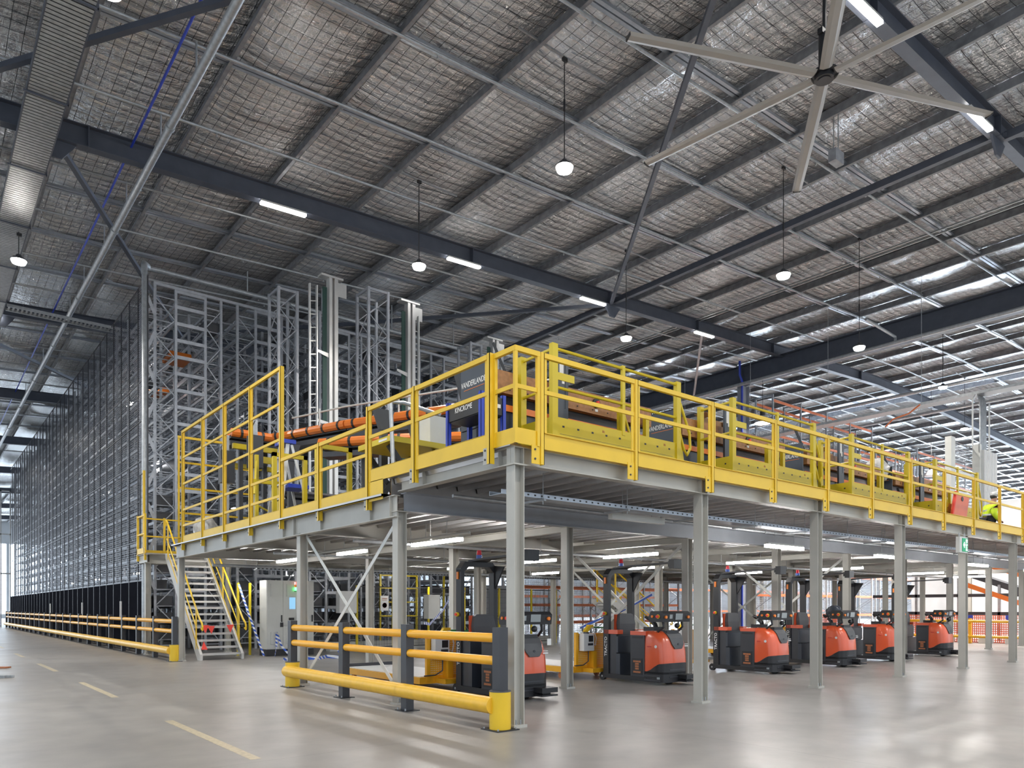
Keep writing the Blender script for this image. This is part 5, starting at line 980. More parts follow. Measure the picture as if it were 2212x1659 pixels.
# ------------------------------------------------------------------ tow tractors: x across (0..0.75 from its left in the picture), front at y = 0, rear at y = 1.5
def tractor():
    r = thing('tow_tractor', 'orange and black tow tractor', 'tow tractor', (0, 0, 0), 'tow tractors')
    def plan(y0, y1, c, i=0.0):      # outline with chamfered front corners
        return [(i, y1), (i, y0 + c), (i + c * 0.35, y0 + c * 0.35), (i + c, y0), (0.75 - i - c, y0), (0.75 - i - c * 0.35, y0 + c * 0.35), (0.75 - i, y0 + c), (0.75 - i, y1)]
    # lower black apron, its upper edge sweeping up to the front
    nodes = [(0.46, 0.22), (0.34, 0.25), (0.22, 0.33), (0.12, 0.385), (0.0, 0.40)]
    mb = MB()
    for z0, z1, off in ((0.05, 0.24, 0.0),): mb.loft([[(x, y, z) for x, y in plan(0.0, 0.48, 0.14)] for z in (z0, z1)])
    part(r, 'front_apron', mb, 'black')
    mb = MB()
    ring = plan(0.0, 0.48, 0.14); top = []
    def zt(y):
        for (ya, za), (yb, zb) in zip(nodes[:-1], nodes[1:]):
            if yb <= y <= ya: return zb + (za - zb) * (y - yb) / (ya - yb)
        return 0.22
    dense = []
    for k in range(len(ring) - 1):
        for t in range(4): dense.append((ring[k][0] + (ring[k + 1][0] - ring[k][0]) * t / 4, ring[k][1] + (ring[k + 1][1] - ring[k][1]) * t / 4))
    dense.append(ring[-1]); n = len(dense)
    v = [(x, y, 0.2) for x, y in dense] + [(x, y, zt(y)) for x, y in dense] + [(0.375 + (x - 0.375) * 0.965, y + 0.012, zt(y) + 0.006) for x, y in dense]
    mb.add(v, [(k, k + 1, n + k + 1, n + k) for k in range(n - 1)] + [(n + k, n + k + 1, 2 * n + k + 1, 2 * n + k) for k in range(n - 1)]); mb.smooth = True
    part(r, 'apron_sweep', mb, 'black')
    for z in (0.14, 0.27): part(r, 'apron_groove', MB().bx(0.16, 0.6, -0.006, 0.0, z, z + 0.02), 'char')
    # hood
    prof = [(0.20, 0.005, 0.008, 0.13), (0.42, 0.004, 0.006, 0.13), (0.60, 0.015, 0.008, 0.13), (0.74, 0.035, 0.012, 0.13), (0.84, 0.07, 0.02, 0.13), (0.91, 0.12, 0.03, 0.12), (0.955, 0.18, 0.045, 0.11), (0.98, 0.25, 0.07, 0.10), (0.985, 0.30, 0.12, 0.08)]
    mb = MB().loft([[(x, y, z) for x, y in plan(yf, 0.45, c, i)] for z, yf, i, c in prof]); mb.smooth = True
    part(r, 'hood', mb, 'orange', 'glossy orange-red hood')
    # nose recess plate following the front
    fy = lambda z: [yf for zz, yf, i, c in prof if zz <= z][-1]
    pts = [(0.965, 0.19), (0.93, 0.125), (0.86, 0.068), (0.74, 0.022), (0.66, 0.008)]
    wd = [0.20, 0.20, 0.19, 0.165, 0.10]; mb = MB(); v = []
    for (z, y), w2 in zip(pts, wd): v += [(0.42 - w2, y - 0.012, z), (0.42 + w2, y - 0.012, z), (0.42 + w2 * 0.94, y + 0.03, z - 0.01), (0.42 - w2 * 0.94, y + 0.03, z - 0.01)]
    mb.loft([v[i:i + 4] for i in range(0, len(v), 4)]); part(r, 'nose_plate', mb, 'seat', 'dark grey nose plate')
    part(r, 'nose_tray', MB().bx(0.25, 0.59, 0.13, 0.33, 0.93, 0.995), 'black')
    part(r, 'nose_emblem', MB().cyl((0.42, 0.004, 0.74), (0.42, 0.009, 0.74), 0.022, n=14), 'char')
    part(r, 'nose_lettering', MB().bx(0.60, 0.70, 0.008, 0.012, 0.735, 0.745).bx(0.60, 0.70, 0.004, 0.008, 0.695, 0.715), 'paper', 'small white lettering')
    part(r, 'side_emblem', MB().cyl((0.0, 0.19, 0.70), (0.006, 0.19, 0.70), 0.028, n=14), 'paper'); part(r, 'hood_slot', MB().bx(0.0, 0.006, 0.30, 0.39, 0.69, 0.705), 'red')
    # rear top cover, battery
    part(r, 'top_cover', MB().bx(0.0, 0.75, 0.42, 0.80, 0.90, 0.975), 'orange')
    b = part(r, 'battery_box', MB().bx(-0.004, 0.75, 0.45, 0.79, 0.13, 0.90), 'char')
    part(b, 'battery_top', MB().bx(-0.008, -0.004, 0.49, 0.75, 0.84, 0.88), 'black'); l = part(b, 'warning_plate', MB().bx(-0.010, -0.004, 0.50, 0.75, 0.17, 0.47), 'black')
    for z in (0.215, 0.275, 0.32, 0.365, 0.41): w2 = 0.09 if z in (0.215, 0.41) else 0.045; part(l, 'label_strip', MB().bx(-0.013, -0.010, 0.625 - w2, 0.625 + w2, z - 0.017, z + 0.017), 'brown', 'brown printed warning strip')
    # rear body, step floor
    part(r, 'rear_body', MB().bx(0.03, 0.72, 1.18, 1.46, 0.10, 0.90), 'char'); part(r, 'rear_bin', MB().bx(0.02, 0.70, 1.08, 1.18, 0.12, 0.53), 'navy'); part(r, 'rear_lid', MB().bx(0.03, 0.69, 1.14, 1.18, 0.55, 0.86), 'navy')
    part(r, 'step_floor', MB().bx(0.0, 0.75, 0.75, 1.50, 0.075, 0.105), 'char'); part(r, 'chassis_rail', MB().bx(-0.005, 0.03, 0.4, 1.5, 0.05, 0.135), 'black')
    for x in (0.0, 0.60): part(r, 'arm_pad', MB().bx(x, x + 0.15, 1.12, 1.48, 0.905, 0.985), 'orange', 'orange-red arm pad')
    s = part(r, 'backrest', MB().loft([[(0.19, 1.22, 0.90), (0.60, 1.22, 0.90), (0.60, 1.30, 0.90), (0.19, 1.30, 0.90)], [(0.17, 1.22, 1.10), (0.62, 1.22, 1.10), (0.62, 1.31, 1.10), (0.17, 1.31, 1.10)], [(0.20, 1.25, 1.27), (0.59, 1.25, 1.27), (0.59, 1.33, 1.27), (0.20, 1.33, 1.27)], [(0.25, 1.26, 1.30), (0.54, 1.26, 1.30), (0.54, 1.32, 1.30), (0.25, 1.32, 1.30)]]), 'seat')
    part(s, 'backrest_shell', MB().bx(0.155, 0.62, 1.315, 1.36, 0.90, 1.28), 'orange', 'orange-red shell')
    # mast frame
    for x in (0.0, 0.68): part(r, 'mast_post', MB().bx(x, x + 0.07, 1.36, 1.50, 0.10, 2.04), 'black')
    part(r, 'mast_head', MB().prism([(0.0, 2.0), (0.07, 2.0), (0.17, 2.09), (0.58, 2.09), (0.68, 2.0), (0.75, 2.0), (0.75, 2.06), (0.66, 2.17), (0.09, 2.17), (0.0, 2.06)], 'y', 1.36, 1.50), 'black')
    part(r, 'mast_gusset', MB().prism([(1.36, 1.72), (1.36, 2.12), (1.12, 2.10)], 'x', 0.70, 0.73), 'black')
    a = part(r, 'light_arm', MB().loft([[(0.22, 1.46, 2.17), (0.60, 1.46, 2.17), (0.60, 1.46, 2.20), (0.22, 1.46, 2.20)], [(0.30, 1.2, 2.20), (0.52, 1.2, 2.20), (0.52, 1.2, 2.23), (0.30, 1.2, 2.23)], [(0.36, 0.16, 2.23), (0.46, 0.16, 2.23), (0.46, 0.16, 2.26), (0.36, 0.16, 2.26)]]), 'seat')
    f = part(a, 'work_light', MB().bx(0.31, 0.53, 0.02, 0.14, 2.13, 2.30).bx(0.36, 0.46, 0.14, 0.2, 2.17, 2.27), 'black'); 
    bc = part(r, 'beacon_base', MB().cyl((0.40, 1.40, 2.19), (0.40, 1.40, 2.23), 0.07, n=14).bx(0.26, 0.56, 1.36, 1.44, 2.19, 2.21), 'black'); part(bc, 'blue_beacon', MB().cyl((0.40, 1.40, 2.23), (0.40, 1.40, 2.29), 0.05, n=14), 'bluelens', 'blue beacon ring'); part(bc, 'red_beacon', MB().cyl((0.40, 1.40, 2.29), (0.40, 1.40, 2.37), 0.042, 0.034, 14), 'redlens', 'red beacon dome')
    part(r, 'marker_lamp', MB().bx(-0.02, 0.0, 1.42, 1.46, 1.88, 2.0), 'lens', 'amber marker lamp'); part(r, 'stop_button', MB().cyl((-0.035, 1.44, 1.30), (0.0, 1.44, 1.30), 0.035, n=12), 'yellow'); part(r, 'stop_button', MB().cyl((-0.06, 1.44, 1.30), (-0.035, 1.44, 1.30), 0.022, n=12), 'flag')
    text(r, 'side_lettering', 'TRACTO', 0.095, (-0.003, 1.43, 0.66), (0, 0, 1), 'paper', up=(0, 1, 0))
    # console
    k = part(r, 'console', MB().prism([(0.04, 1.15), (0.34, 1.15), (0.36, 1.24), (0.30, 1.35), (0.08, 1.35), (0.02, 1.30)], 'x', 0.0, 0.80), 'black')
    part(k, 'display', MB().prism([(0.012, 1.305), (0.018, 1.305), (0.030, 1.19), (0.024, 1.19)], 'x', 0.36, 0.56), 'lcd', 'grey display'); part(k, 'keypad', MB().prism([(0.014, 1.285), (0.02, 1.285), (0.028, 1.21), (0.022, 1.21)], 'x', 0.19, 0.27), 'lcd')
    for x in (0.08, 0.72): part(k, 'amber_button', MB().cyl((x, 0.0, 1.24), (x, 0.03, 1.24), 0.028, n=12), 'lens', 'amber button')
    part(k, 'stop_base', MB().cyl((-0.008, 0.13, 1.25), (0.0, 0.13, 1.25), 0.04, n=14), 'yellow'); part(k, 'stop_button', MB().cyl((-0.045, 0.13, 1.25), (-0.008, 0.13, 1.25), 0.024, n=12), 'flag', 'red stop button'); part(k, 'side_button', MB().cyl((-0.02, 0.26, 1.25), (0.0, 0.26, 1.25), 0.024, n=12), 'lens')
    for x in (0.12, 0.66): part(k, 'console_bracket', MB().tube([(x, 0.12, 1.17), (x, 0.10, 1.06), (x + (0.02 if x > 0.4 else -0.02), 0.22, 0.97)], 0.022, 8), 'black')
    part(k, 'front_camera', MB().ell((0.50, 0.10, 1.08), (0.05, 0.05, 0.05), 12, 8), 'black')
    t = part(r, 'steering_tiller', MB().tube([(0.38, 0.48, 0.97), (0.38, 0.52, 1.10), (0.38, 0.58, 1.16)], 0.045, 10), 'black'); part(t, 'tiller_handle', MB().tube([(0.22, 0.50, 1.20), (0.24, 0.62, 1.23), (0.38, 0.66, 1.19), (0.52, 0.62, 1.23), (0.54, 0.50, 1.20)], 0.03, 8), 'black'); part(t, 'tiller_base', MB().bx(0.26, 0.50, 0.44, 0.70, 0.975, 1.05), 'black')
    for x in (0.02, 0.68): w_ = part(r, 'rear_wheel', MB().cyl((x, 1.55, 0.075), (x + 0.06, 1.55, 0.075), 0.075, n=18), 'black'); part(w_, 'wheel_hub', MB().cyl((x - 0.004, 1.55, 0.075), (x + 0.064, 1.55, 0.075), 0.02, n=10), 'galv'); part(r, 'wheel_arm', MB().bx(x, x + 0.06, 1.45, 1.58, 0.075, 0.15), 'black')
    part(r, 'drive_wheel', MB().cyl((0.33, 0.2, 0.09), (0.43, 0.2, 0.09), 0.09, n=18), 'black')
    part(r, 'tow_bumper', MB().bx(0.40, 0.72, -0.20, 0.02, 0.06, 0.085).bx(0.40, 0.72, -0.20, 0.02, 0.115, 0.19).bx(0.48, 0.64, -0.12, 0.02, 0.085, 0.115), 'black')
    part(r, 'side_bumper', MB().bx(-0.015, 0.0, 0.08, 0.45, 0.07, 0.10).bx(-0.015, 0.0, 0.08, 0.45, 0.15, 0.18), 'char'); part(r, 'side_sensor', MB().bx(-0.012, 0.01, 0.10, 0.15, 0.11, 0.15), 'lcd')
    return r
TT_ = tractor()
TLOC = [(6.98, 8.58), (10.50, 8.62), (14.05, 8.62), (17.05, 8.62), (19.85, 8.72), (23.1, 8.70)]
TLAB = ['orange and black tow tractor half hidden behind the corner column and barrier', 'orange and black tow tractor between first and second front columns, yellow cart behind it', 'orange and black tow tractor wholly in view between the second and third front columns', 'orange and black tow tractor partly behind third front column, dark cover on its arm', 'orange and black tow tractor between the third and fourth front columns, partly hidden', 'orange and black tow tractor farthest away, near the orange barrier mesh']
for i, (p, l) in enumerate(zip(TLOC, TLAB)):
    if i == 0: TT_.location = p + (0,); TT_['label'] = l
    else: dup(TT_, p + (0,), l)
# paper on the first tractor, jacket hung on the fourth
solid('paper_sheet', MB().bx(7.62, 7.70, 8.535, 8.542, 0.83, 0.93), 'paper', 'small white paper sheet on the nearest tractor nose', 'paper')
lump('dark_cover', (17.7, 9.2, 1.30), (0.12, 0.2, 0.17), 'dark blue cover bundled on the fourth tractor', 'navy', 9)['category'] = 'cover'
# ------------------------------------------------------------------ yellow carts behind tractors
def cart():
    r = thing('tow_cart', 'yellow cart', 'tow cart', (0, 0, 0), 'yellow tow carts')
    h = part(r, 'bulkhead', MB().bx(0, 0.90, 0.0, 0.02, 0.24, 0.88).bx(-0.02, 0.04, -0.02, 0.04, 0.16, 0.92).bx(0.86, 0.92, -0.02, 0.04, 0.16, 0.92).bx(0, 0.9, -0.015, 0.035, 0.86, 0.90), 'amber')
    mb = MB()
    for i in range(22):
        for j in range(16): x = 0.07 + 0.036 * i; z = 0.27 + 0.036 * j; mb.bx(x, x + 0.012, -0.003, 0.0, z, z + 0.012)
    part(h, 'perforation_pattern', mb, 'paper')
    part(r, 'bed_frame', MB().bx(-0.15, 1.05, 0.0, 2.9, 0.13, 0.24), 'amber'); part(r, 'bed_top', MB().bx(-0.10, 1.0, 0.08, 2.84, 0.24, 0.25), 'white'); part(r, 'rear_stop', MB().bx(-0.12, 1.02, 2.78, 2.84, 0.25, 0.31), 'char')
    c = part(r, 'controller', MB().bx(0.06, 0.34, -0.16, -0.03, 0.56, 0.90), 'white', 'white controller box'); part(c, 'display', MB().bx(0.19, 0.31, -0.165, -0.16, 0.74, 0.86), 'black'); part(c, 'maker_plate', MB().bx(0.17, 0.31, -0.164, -0.16, 0.665, 0.71), 'char'); part(c, 'knob', MB().bx(0.15, 0.22, -0.15, -0.05, 0.90, 0.93), 'char'); part(c, 'cable', MB().tube([(0.34, -0.1, 0.72), (0.44, -0.1, 0.66), (0.50, -0.06, 0.80), (0.46, -0.02, 1.0), (0.36, -0.02, 1.04)], 0.012, 6), 'white'); part(c, 'feed_cable', MB().tube([(0.24, -0.1, 0.56), (0.24, -0.1, 0.35), (0.10, -0.1, 0.28), (-0.1, -0.06, 0.27)], 0.012, 6), 'char')
    part(r, 'handle_arm', MB().bar((0.22, -0.02, 0.92), (0.34, -0.02, 1.04), 0.07, 0.07).bx(0.30, 0.44, -0.05, 0.02, 1.02, 1.07), 'yellow'); part(r, 'green_bar', MB().cyl((0.44, -0.01, 1.02), (0.95, -0.01, 1.0), 0.016, n=8), 'grn')
    part(r, 'drawbar', MB().bx(0.15, 0.95, -0.32, 0.0, 0.14, 0.22).bx(0.3, 0.40, -0.18, 0.0, 0.2, 0.55), 'amber'); part(r, 'red_latch', MB().bx(0.60, 0.82, -0.36, -0.26, 0.18, 0.30), 'red'); part(r, 'hitch_plate', MB().bx(0.74, 0.98, -0.42, -0.36, 0.21, 0.27), 'paper')
    for x in (-0.1, 0.9):
        for y in (0.35, 2.5): part(r, 'caster', MB().cyl((x, y, 0.065), (x + 0.05, y, 0.065), 0.065, n=14), 'brown')
    return r
CT = cart(); CT.location = (6.72, 10.55, 0); CT['label'] = 'yellow pegboard cart with white controller behind the nearest tractor and barrier'
dup(CT, (10.18, 10.55, 0), 'yellow pegboard cart with white controller behind the second tractor'); dup(CT, (13.6, 10.9, 0), 'yellow cart mostly hidden behind the third tractor'); dup(CT, (17.8, 11.0, 0), 'yellow cart mostly hidden behind the fourth tractor')
# ------------------------------------------------------------------ impact barriers
def bollard(r, x, y, top):
    b = part(r, 'bumper_bollard', MB().cyl((x, y, 0.012), (x, y, 0.44), 0.125, n=28), 'yellow' if top else 'bumper'); part(b, 'cap', MB().cyl((x, y, 0.44), (x, y, 0.452), 0.127, n=28), 'seat', 'grey cap')
    part(b, 'base_plate', MB().bx(x - 0.16, x + 0.16, y - 0.16, y + 0.16, 0, 0.012), 'black')
    for dx in (-.13, .13):
        for dy in (-.13, .13): part(b, 'anchor_bolt', MB().cyl((x + dx, y + dy, 0.012), (x + dx, y + dy, 0.03), 0.01, n=6), 'galv')
def barrier(name, x, ys, ends, label, det=True):
    r = thing(name, label, 'safety barrier', (x, ys[0], 0))
    for y in ys:
        z0 = 0.45 if y in ends else 0.0; p = part(r, 'post', MB().bx(x - 0.06, x + 0.06, y - 0.07, y + 0.07, z0 if z0 else 0.012, 1.18), 'char')
        if not z0 and det:
            part(p, 'base_plate', MB().bx(x - 0.12, x + 0.12, y - 0.13, y + 0.13, 0, 0.012), 'black')
            for dy in (-.1, .1): part(p, 'anchor_bolt', MB().cyl((x - 0.09, y + dy, 0.012), (x - 0.09, y + dy, 0.04), 0.01, n=6), 'galv')
    for y in ends: bollard(r, x, y, True)
    for a, b in zip(ys[:-1], ys[1:]):
        for z in (1.055, 0.79): part(r, 'rail', MB().tube([(x, a + 0.055, z), (x, b - 0.065, z)], 0.055, 12), 'amber')
        part(r, 'bumper_tube', MB().tube([(x - 0.10, a, 0.285), (x - 0.10, a + 0.06, 0.285), (x - 0.10, (a + b) / 2, 0.285), (x - 0.10, b - 0.06, 0.285), (x - 0.10, b + 0.01, 0.285)], 0.098, 18), 'bumper')
    return r
barrier('safety_barrier', 5.27, [6.72, 8.78, 10.69, 12.72], [6.72, 12.72], 'yellow bumper barrier with black posts at the front corner of the platform')
barrier('safety_barrier', 5.37, [20.75] + [22.75 + 2.03 * k for k in range(22)], [20.75], 'long yellow bumper barrier with black posts along the fenced racking', False)
# ------------------------------------------------------------------ things deeper under the platform
r = thing('control_cabinet', 'wide grey electrical control cabinet with lit screen and signal tower, left of the barrier', 'control cabinet', (8.7, 21.4, 0))
cb = (8.0, 9.45, 21.2, 21.75)
part(r, 'plinth', MB().bx(cb[0], cb[1], cb[2], cb[3], 0, 0.2), 'black'); part(r, 'body', MB().bx(cb[0], cb[1], cb[2], cb[3], 0.2, 2.22), 'offw')
for k in range(3):
    x = cb[0] + 0.015 + 0.475 * k; d = part(r, 'door', MB().bx(x, x + 0.465, cb[2] - 0.02, cb[2], 0.22, 2.20), 'offw')
    for z in (0.35, 1.75): part(d, 'vent_filter', MB().bx(x + 0.10, x + 0.34, cb[2] - 0.05, cb[2] - 0.02, z, z + 0.36), 'offw')
    part(d, 'handle', MB().bx(x + 0.41, x + 0.44, cb[2] - 0.05, cb[2] - 0.02, 1.0, 1.2), 'black')
part(r, 'screen', MB().bx(8.68, 8.86, cb[2] - 0.03, cb[2] - 0.02, 1.38, 1.72), 'screen', 'lit blue touch screen'); part(r, 'switch_row', MB().bx(8.66, 8.82, cb[2] - 0.04, cb[2] - 0.02, 1.05, 1.12), 'black'); part(r, 'main_switch', MB().bx(8.40, 8.48, cb[2] - 0.06, cb[2] - 0.02, 0.85, 0.98), 'black')
s = part(r, 'signal_tower', MB().cyl((8.84, cb[2] - 0.12, 1.92), (8.84, cb[2] - 0.12, 2.02), 0.045, n=12), 'ledg', 'green lit segment'); part(s, 'amber_segment', MB().cyl((8.84, cb[2] - 0.12, 2.02), (8.84, cb[2] - 0.12, 2.10), 0.045, n=12), 'lens'); part(s, 'red_segment', MB().cyl((8.84, cb[2] - 0.12, 2.10), (8.84, cb[2] - 0.12, 2.18), 0.045, n=12), 'ledr'); part(s, 'horn', MB().cyl((8.92, cb[2] - 0.16, 1.95), (8.92, cb[2] - 0.06, 1.95), 0.04, n=14), 'black'); part(s, 'bracket', MB().bx(8.82, 8.86, cb[2] - 0.12, cb[2] - 0.02, 1.90, 1.92), 'black')
# perimeter fence with yellow posts
FXS = [7.45, 7.8, 11.3, 12.65, 14.06, 15.6, 17.2, 18.8, 20.1]
for i, x in enumerate(FXS):
    o = thing('fence_post', f'slim yellow fence post under the platform, {nth(i)} from the stairs', 'fence post', (x, 22.0, 0), 'yellow fence posts'); part(o, 'post', MB().bx(x - 0.03, x + 0.03, 21.97, 22.03, 0.01, 2.15), 'yellow2'); part(o, 'foot', MB().bx(x - 0.09, x + 0.09, 21.92, 22.08, 0, 0.01), 'galv')
for i, (a, b) in enumerate(zip(FXS[2:-1], FXS[3:])):
    o = thing('wire_fence', f'black wire fence panel between yellow posts before the racking, {nth(i)} from the cabinet', 'fence', ((a + b) / 2, 22.0, 0.1), 'black wire fences'); part(o, 'wire_sheet', MB().bx(a + 0.05, b - 0.05, 21.998, 22.002, 0.12, 2.12), 'fmesh'); part(o, 'frame', MB().bx(a + 0.03, b - 0.03, 21.985, 22.015, 2.10, 2.13).bx(a + 0.03, b - 0.03, 21.985, 22.015, 1.1, 1.12).bx(a + 0.03, b - 0.03, 21.985, 22.015, 0.10, 0.13), 'black')
solid('fence_kerb', MB().bx(10.5, 20, 22.3, 22.6, 0, 0.3), 'offw', 'low pale kerb behind the yellow fence posts', 'kerb')
r = thing('wall_cabinet', 'small pale grey wall box on the black fence behind the cross brace', 'wall box', (10.85, 21.7, 1.2)); part(r, 'box', MB().bx(10.55, 11.15, 21.72, 21.97, 1.25, 1.95), 'white'); part(r, 'lock', MB().cyl((10.75, 21.70, 1.55), (10.75, 21.72, 1.55), 0.03, n=10), 'char')
r = thing('notice_sheet', 'white paper notice with red circle hung on the black fence', 'notice', (12.1, 21.95, 1.3)); part(r, 'sheet', MB().bx(12.15, 12.45, 21.955, 21.975, 1.32, 1.82), 'paper'); part(r, 'red_circle', MB().loft([[(12.30 + q * math.cos(t * math.pi / 12), 21.95, 1.50 + q * math.sin(t * math.pi / 12)) for t in range(24)] for q in (0.085, 0.065)]), 'red'); part(r, 'print_lines', MB().bx(12.20, 12.40, 21.95, 21.955, 1.72, 1.74).bx(12.20, 12.38, 21.95, 21.955, 1.67, 1.685), 'brown')
r = thing('zone_sign', 'round orange zone sign numbered 3 with an orange tag above, behind the nearest tractor', 'sign', (14.9, 21.7, 1.3)); part(r, 'backing', MB().bx(14.9, 15.2, 21.93, 21.95, 1.2, 2.2), 'offw'); d = part(r, 'disc', MB().cyl((15.05, 21.90, 1.45), (15.05, 21.93, 1.45), 0.17, n=24), 'rackor', 'orange disc'); text(d, 'numeral', '3', 0.22, (15.05, 21.895, 1.45), (1, 0, 0), 'paper'); part(r, 'orange_tag', MB().bx(14.9, 15.2, 21.9, 21.93, 1.75, 1.9), 'rackor')
r = thing('machine_box', 'pale grey machine box between the nearest tractor mast posts', 'machine box', (13.5, 20.9, 0)); part(r, 'body', MB().bx(13.3, 13.75, 20.8, 21.1, 1.05, 1.85), 'offw'); part(r, 'stand', MB().bx(13.48, 13.56, 20.9, 21.0, 0, 1.05), 'char')
r = thing('yellow_scaffold', 'yellow ladder frames behind the fence left of the nearest tractor mast', 'scaffold', (14, 23.4, 0))
for x in (12.9, 13.4, 13.9, 14.4, 15.6): part(r, 'upright', MB().bx(x - 0.03, x + 0.03, 23.3, 23.36, 0, 2.7), 'yellow2')
for z in (0.6, 1.1, 1.6, 2.1, 2.55): part(r, 'cross_bar', MB().bx(12.9, 14.4, 23.3, 23.35, z, z + 0.05), 'yellow2')
r = thing('grey_screen', 'large flat grey screen panel behind the cross brace left of the second tractor', 'screen', (18, 23, 0)); part(r, 'sheet', MB().bx(16.9, 19.0, 23.0, 23.04, 0.3, 2.3), 'blue_grey'); part(r, 'post', MB().bx(16.86, 16.92, 22.98, 23.06, 0, 2.35), 'black'); part(r, 'post', MB().bx(18.98, 19.04, 22.98, 23.06, 0, 2.35), 'black')
# blue and white tape
def tape(pts, label, wd=0.06):
    mb = MB(); 
    for a, b in zip(pts[:-1], pts[1:]): mb.bar(a, b, 0.004, wd, (0, 0, 1) if abs(V(b)[2] - V(a)[2]) < 0.8 * (V(b) - V(a)).length else (1, 0, 0))
    return solid('barrier_tape', mb, 'tape', label, 'tape', 'blue and white tape')
tape([(8.2, 13.0, 1.10), (8.6, 13.4, 1.06), (9.2, 14.2, 1.12), (10.0, 15.0, 1.35), (10.8, 15.8, 1.75)], 'blue and white tape sagging from the left column toward the nearest tractor')
tape([(15.1, 21.7, 0.8), (15.3, 21.8, 1.4), (15.57, 21.96, 2.05)], 'blue and white tape rising beside the orange zone sign')
tape([(12.28, 10.4, 1.7), (12.3, 11.4, 1.3), (12.28, 12.6, 0.95)], 'blue and white tape slanting up along the cross brace before the second tractor')
tape([(7.46, 21.96, 2.1), (7.6, 21.5, 1.2), (7.85, 21.0, 0.03)], 'blue and white tape hanging down left of the control cabinet')
tape([(7.7, 19.2, 0.03), (8.2, 19.4, 0.05), (8.6, 19.0, 0.03), (9.0, 19.3, 0.06), (9.3, 19.0, 0.03), (9.25, 19.3, 0.4)], 'crumpled blue and white tape lying on the floor before the control cabinet', 0.09)
tape([(8.05, 20.7, 0.02), (8.2, 20.95, 0.3), (8.27, 21.13, 0.7), (8.35, 20.95, 0.3), (8.5, 20.7, 0.03)], 'loop of blue and white tape standing against the control cabinet plinth')
# ------------------------------------------------------------------ orange-beamed racking behind and to the right
def orange_rack(name, x0, n, y, h, levels, label, bay=2.75):
    r = thing(name, label, 'storage rack', (x0, y, 0), 'orange-beamed racks')
    for k in range(n + 1):
        x = x0 + bay * k; mb = MB(); truss(mb, x, y, 1.0, 0.0, h, True); part(r, 'upright_frame', mb, 'galv')
        if k < n:
            for z in levels:
                for dy in (0, 1.0): part(r, 'beam', MB().bx(x + 0.05, x + bay - 0.05, y + dy - 0.025, y + dy + 0.025, z - 0.06, z + 0.06), 'rackor')
    part(r, 'mesh_back', MB().bx(x0, x0 + bay * n, y + 1.06, y + 1.07, 0.1, h - 0.3), 'rmesh')
    return r
orange_rack('pallet_rack', 20.4, 4, 24.8, 3.0, [0.75, 1.55, 2.35], 'orange-beamed rack with mesh backing under the platform, behind the third tractor')
orange_rack('pallet_rack', 22.5, 4, 27.5, 6.5, [1.0, 2.0, 3.2, 4.6, 6.0], 'orange-beamed rack just behind the under-platform rack')
orange_rack('pallet_rack', 35.0, 4, 21.5, 12.6, [1.0, 2.1, 3.3, 5.0, 6.8, 8.6, 10.5, 12.3], 'tall orange-beamed rack above the platform rails, left section by the blue downpipe')
orange_rack('pallet_rack', 46.5, 2, 21.5, 11.6, [1.0, 2.1, 3.3, 5.0, 6.8, 8.6, 10.2, 11.3], 'tall orange-beamed rack above the platform rails, middle section')
orange_rack('pallet_rack', 52.5, 5, 21.5, 12.2, [1.0, 2.1, 3.3, 5.0, 6.8, 8.6, 10.2, 11.9], 'tall orange-beamed rack above the platform rails, right section')
orange_rack('pallet_rack', 37, 8, 30, 9.0, [1.2, 2.6, 4.2, 6.0, 7.8, 8.8], 'orange-beamed rack far behind the tall one')
# barrier rail and orange mesh at the right
r = thing('handrail_barrier', 'yellow two-rail barrier on the floor beyond the last tractor', 'safety barrier', (33, 11, 0))
for y in (6.5, 9.0, 11.5, 14.0): part(r, 'post', MB().bx(32.95, 33.05, y - 0.05, y + 0.05, 0, 1.0), 'amber')
for z in (0.27, 0.88): part(r, 'rail', MB().tube([(32.93, 5.5, z), (32.93, 14.2, z)], 0.055, 10), 'amber')
solid('barrier_mesh', MB().bx(34.0, 34.01, 5, 15.5, 0.0, 1.12), 'orm', 'orange plastic mesh fence strung behind the yellow two-rail barrier', 'mesh fence')
solid('barrier_mesh', MB().bx(28.0, 31.5, 16.0, 16.01, 0.0, 1.05), 'orm', 'orange plastic mesh fence between columns behind the fifth tractor', 'mesh fence')
for i, y in enumerate((10.4, 11.9)): solid('blue_notice', MB().prism([(y - 0.16, 1.12), (y + 0.16, 1.12), (y + 0.16, 0.98), (y, 0.85), (y - 0.16, 0.98)], 'x', 33.96, 33.98), 'blue', f'blue shield notice hung on the orange mesh, {["nearer the right edge", "nearer the exit sign column"][i]}', 'notice')
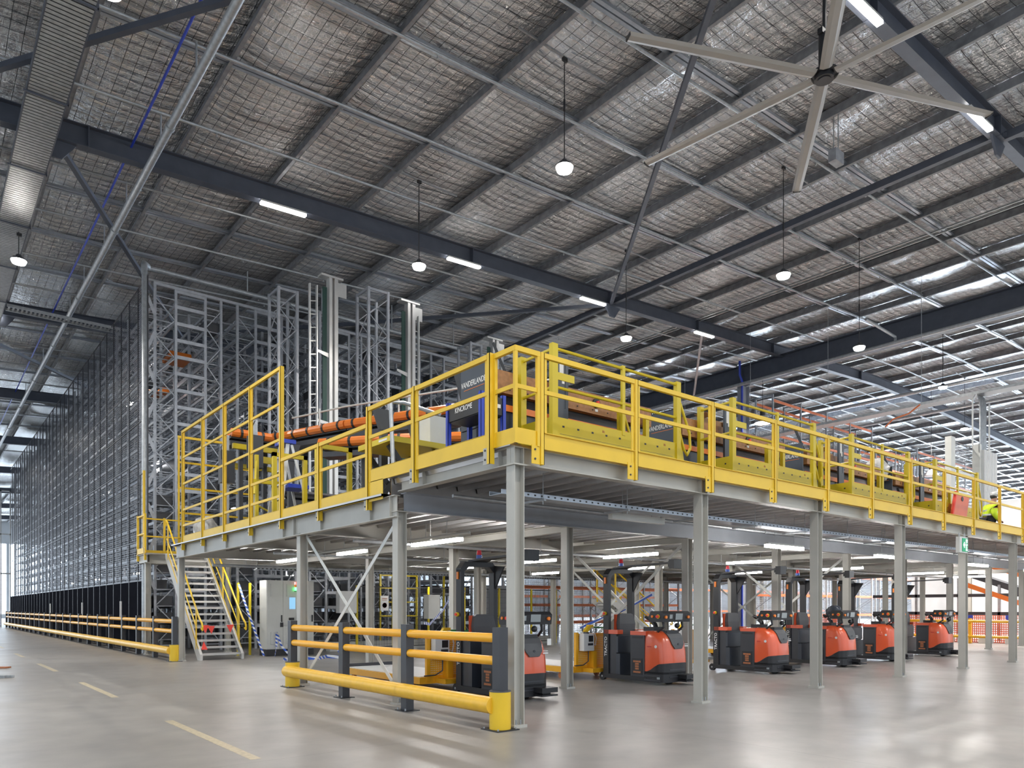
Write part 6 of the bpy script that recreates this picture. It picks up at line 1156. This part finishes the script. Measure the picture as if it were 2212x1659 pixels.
for i, (x, y, a, h, l) in enumerate(((33.5, 12.6, 0.5, 0.28, 'white crate under the yellow barrier, left one'), (33.5, 11.9, 0.35, 0.35, 'white tub under the yellow barrier beside the crate'), (33.5, 11.1, 0.4, 0.3, 'white crumpled sack under the yellow barrier, third from the left'), (33.5, 10.2, 0.35, 0.26, 'white sack under the yellow barrier, right one'), (33.6, 13.3, 0.3, 0.55, 'white canister standing behind the barrier'))):
    solid('white_crate', MB().loft([[(x - a / 2, y - a / 2, 0), (x + a / 2, y - a / 2, 0), (x + a / 2, y + a / 2, 0), (x - a / 2, y + a / 2, 0)], [(x - a * .55, y - a * .55, h), (x + a * .55, y - a * .55, h), (x + a * .55, y + a * .55, h), (x - a * .55, y + a * .55, h)]]), 'white', l, 'crate', 'white crates')
# inclined conveyor beyond the mesh
r = thing('incline_conveyor', 'dark inclined conveyor with orange side guard beyond the orange mesh', 'conveyor', (38, 12, 0))
part(r, 'belt_bed', MB().bar((37, 15.5, 4.0), (37, 8.5, 1.2), 0.9, 0.25), 'char'); part(r, 'side_guard', MB().bar((36.5, 13.5, 3.9), (36.5, 10.5, 2.75), 0.08, 0.3), 'conv'); part(r, 'side_guard', MB().bar((36.5, 13.0, 2.5), (36.5, 9.8, 1.2), 0.08, 0.2), 'conv')
for y in (15, 13.2, 11.6, 10.2): part(r, 'leg', MB().bx(36.5, 36.6, y - 0.05, y + 0.05, 0, 3.9 - (15.3 - y) * 0.4), 'galv')
for z in (1.1, 1.9): part(r, 'cross_frame', MB().bx(36.5, 36.6, 9.5, 17, z, z + 0.14), 'char')
for i, (x, y) in enumerate(((40, 22), (41, 18), (43, 15), (44.5, 12), (46, 9.5), (39.5, 25.0))):
    column(x, y, 4.4, f'pale steel column far behind the orange mesh, {nth(i)} from the racking')
solid('white_partition', MB().bx(48, 48.1, 2, 20, 0, 7.5), 'wall', 'pale partition wall far behind the inclined conveyor', 'partition')
# left edge: white panel and pipes on the floor
solid('white_board', MB().bx(-0.6, 0.62, 17.3, 17.4, 0.0, 1.05), 'white', 'edge of a white panel standing at the left border', 'panel')
r = thing('pipe_bundle', 'bundle of grey steel lengths lying on the floor at the left border', 'pipes', (1.0, 18.6, 0))
for k in range(3): part(r, 'steel_length', MB().bar((0.1 + 0.07 * k, 18.9, 0.03), (1.45 + 0.07 * k, 17.9, 0.03), 0.05, 0.05), 'galv')
solid('dark_offcut', MB().bar((1.55, 21.0, 0.02), (1.75, 20.85, 0.02), 0.2, 0.03), 'brown', 'small dark offcut on the floor near the left border', 'offcut')
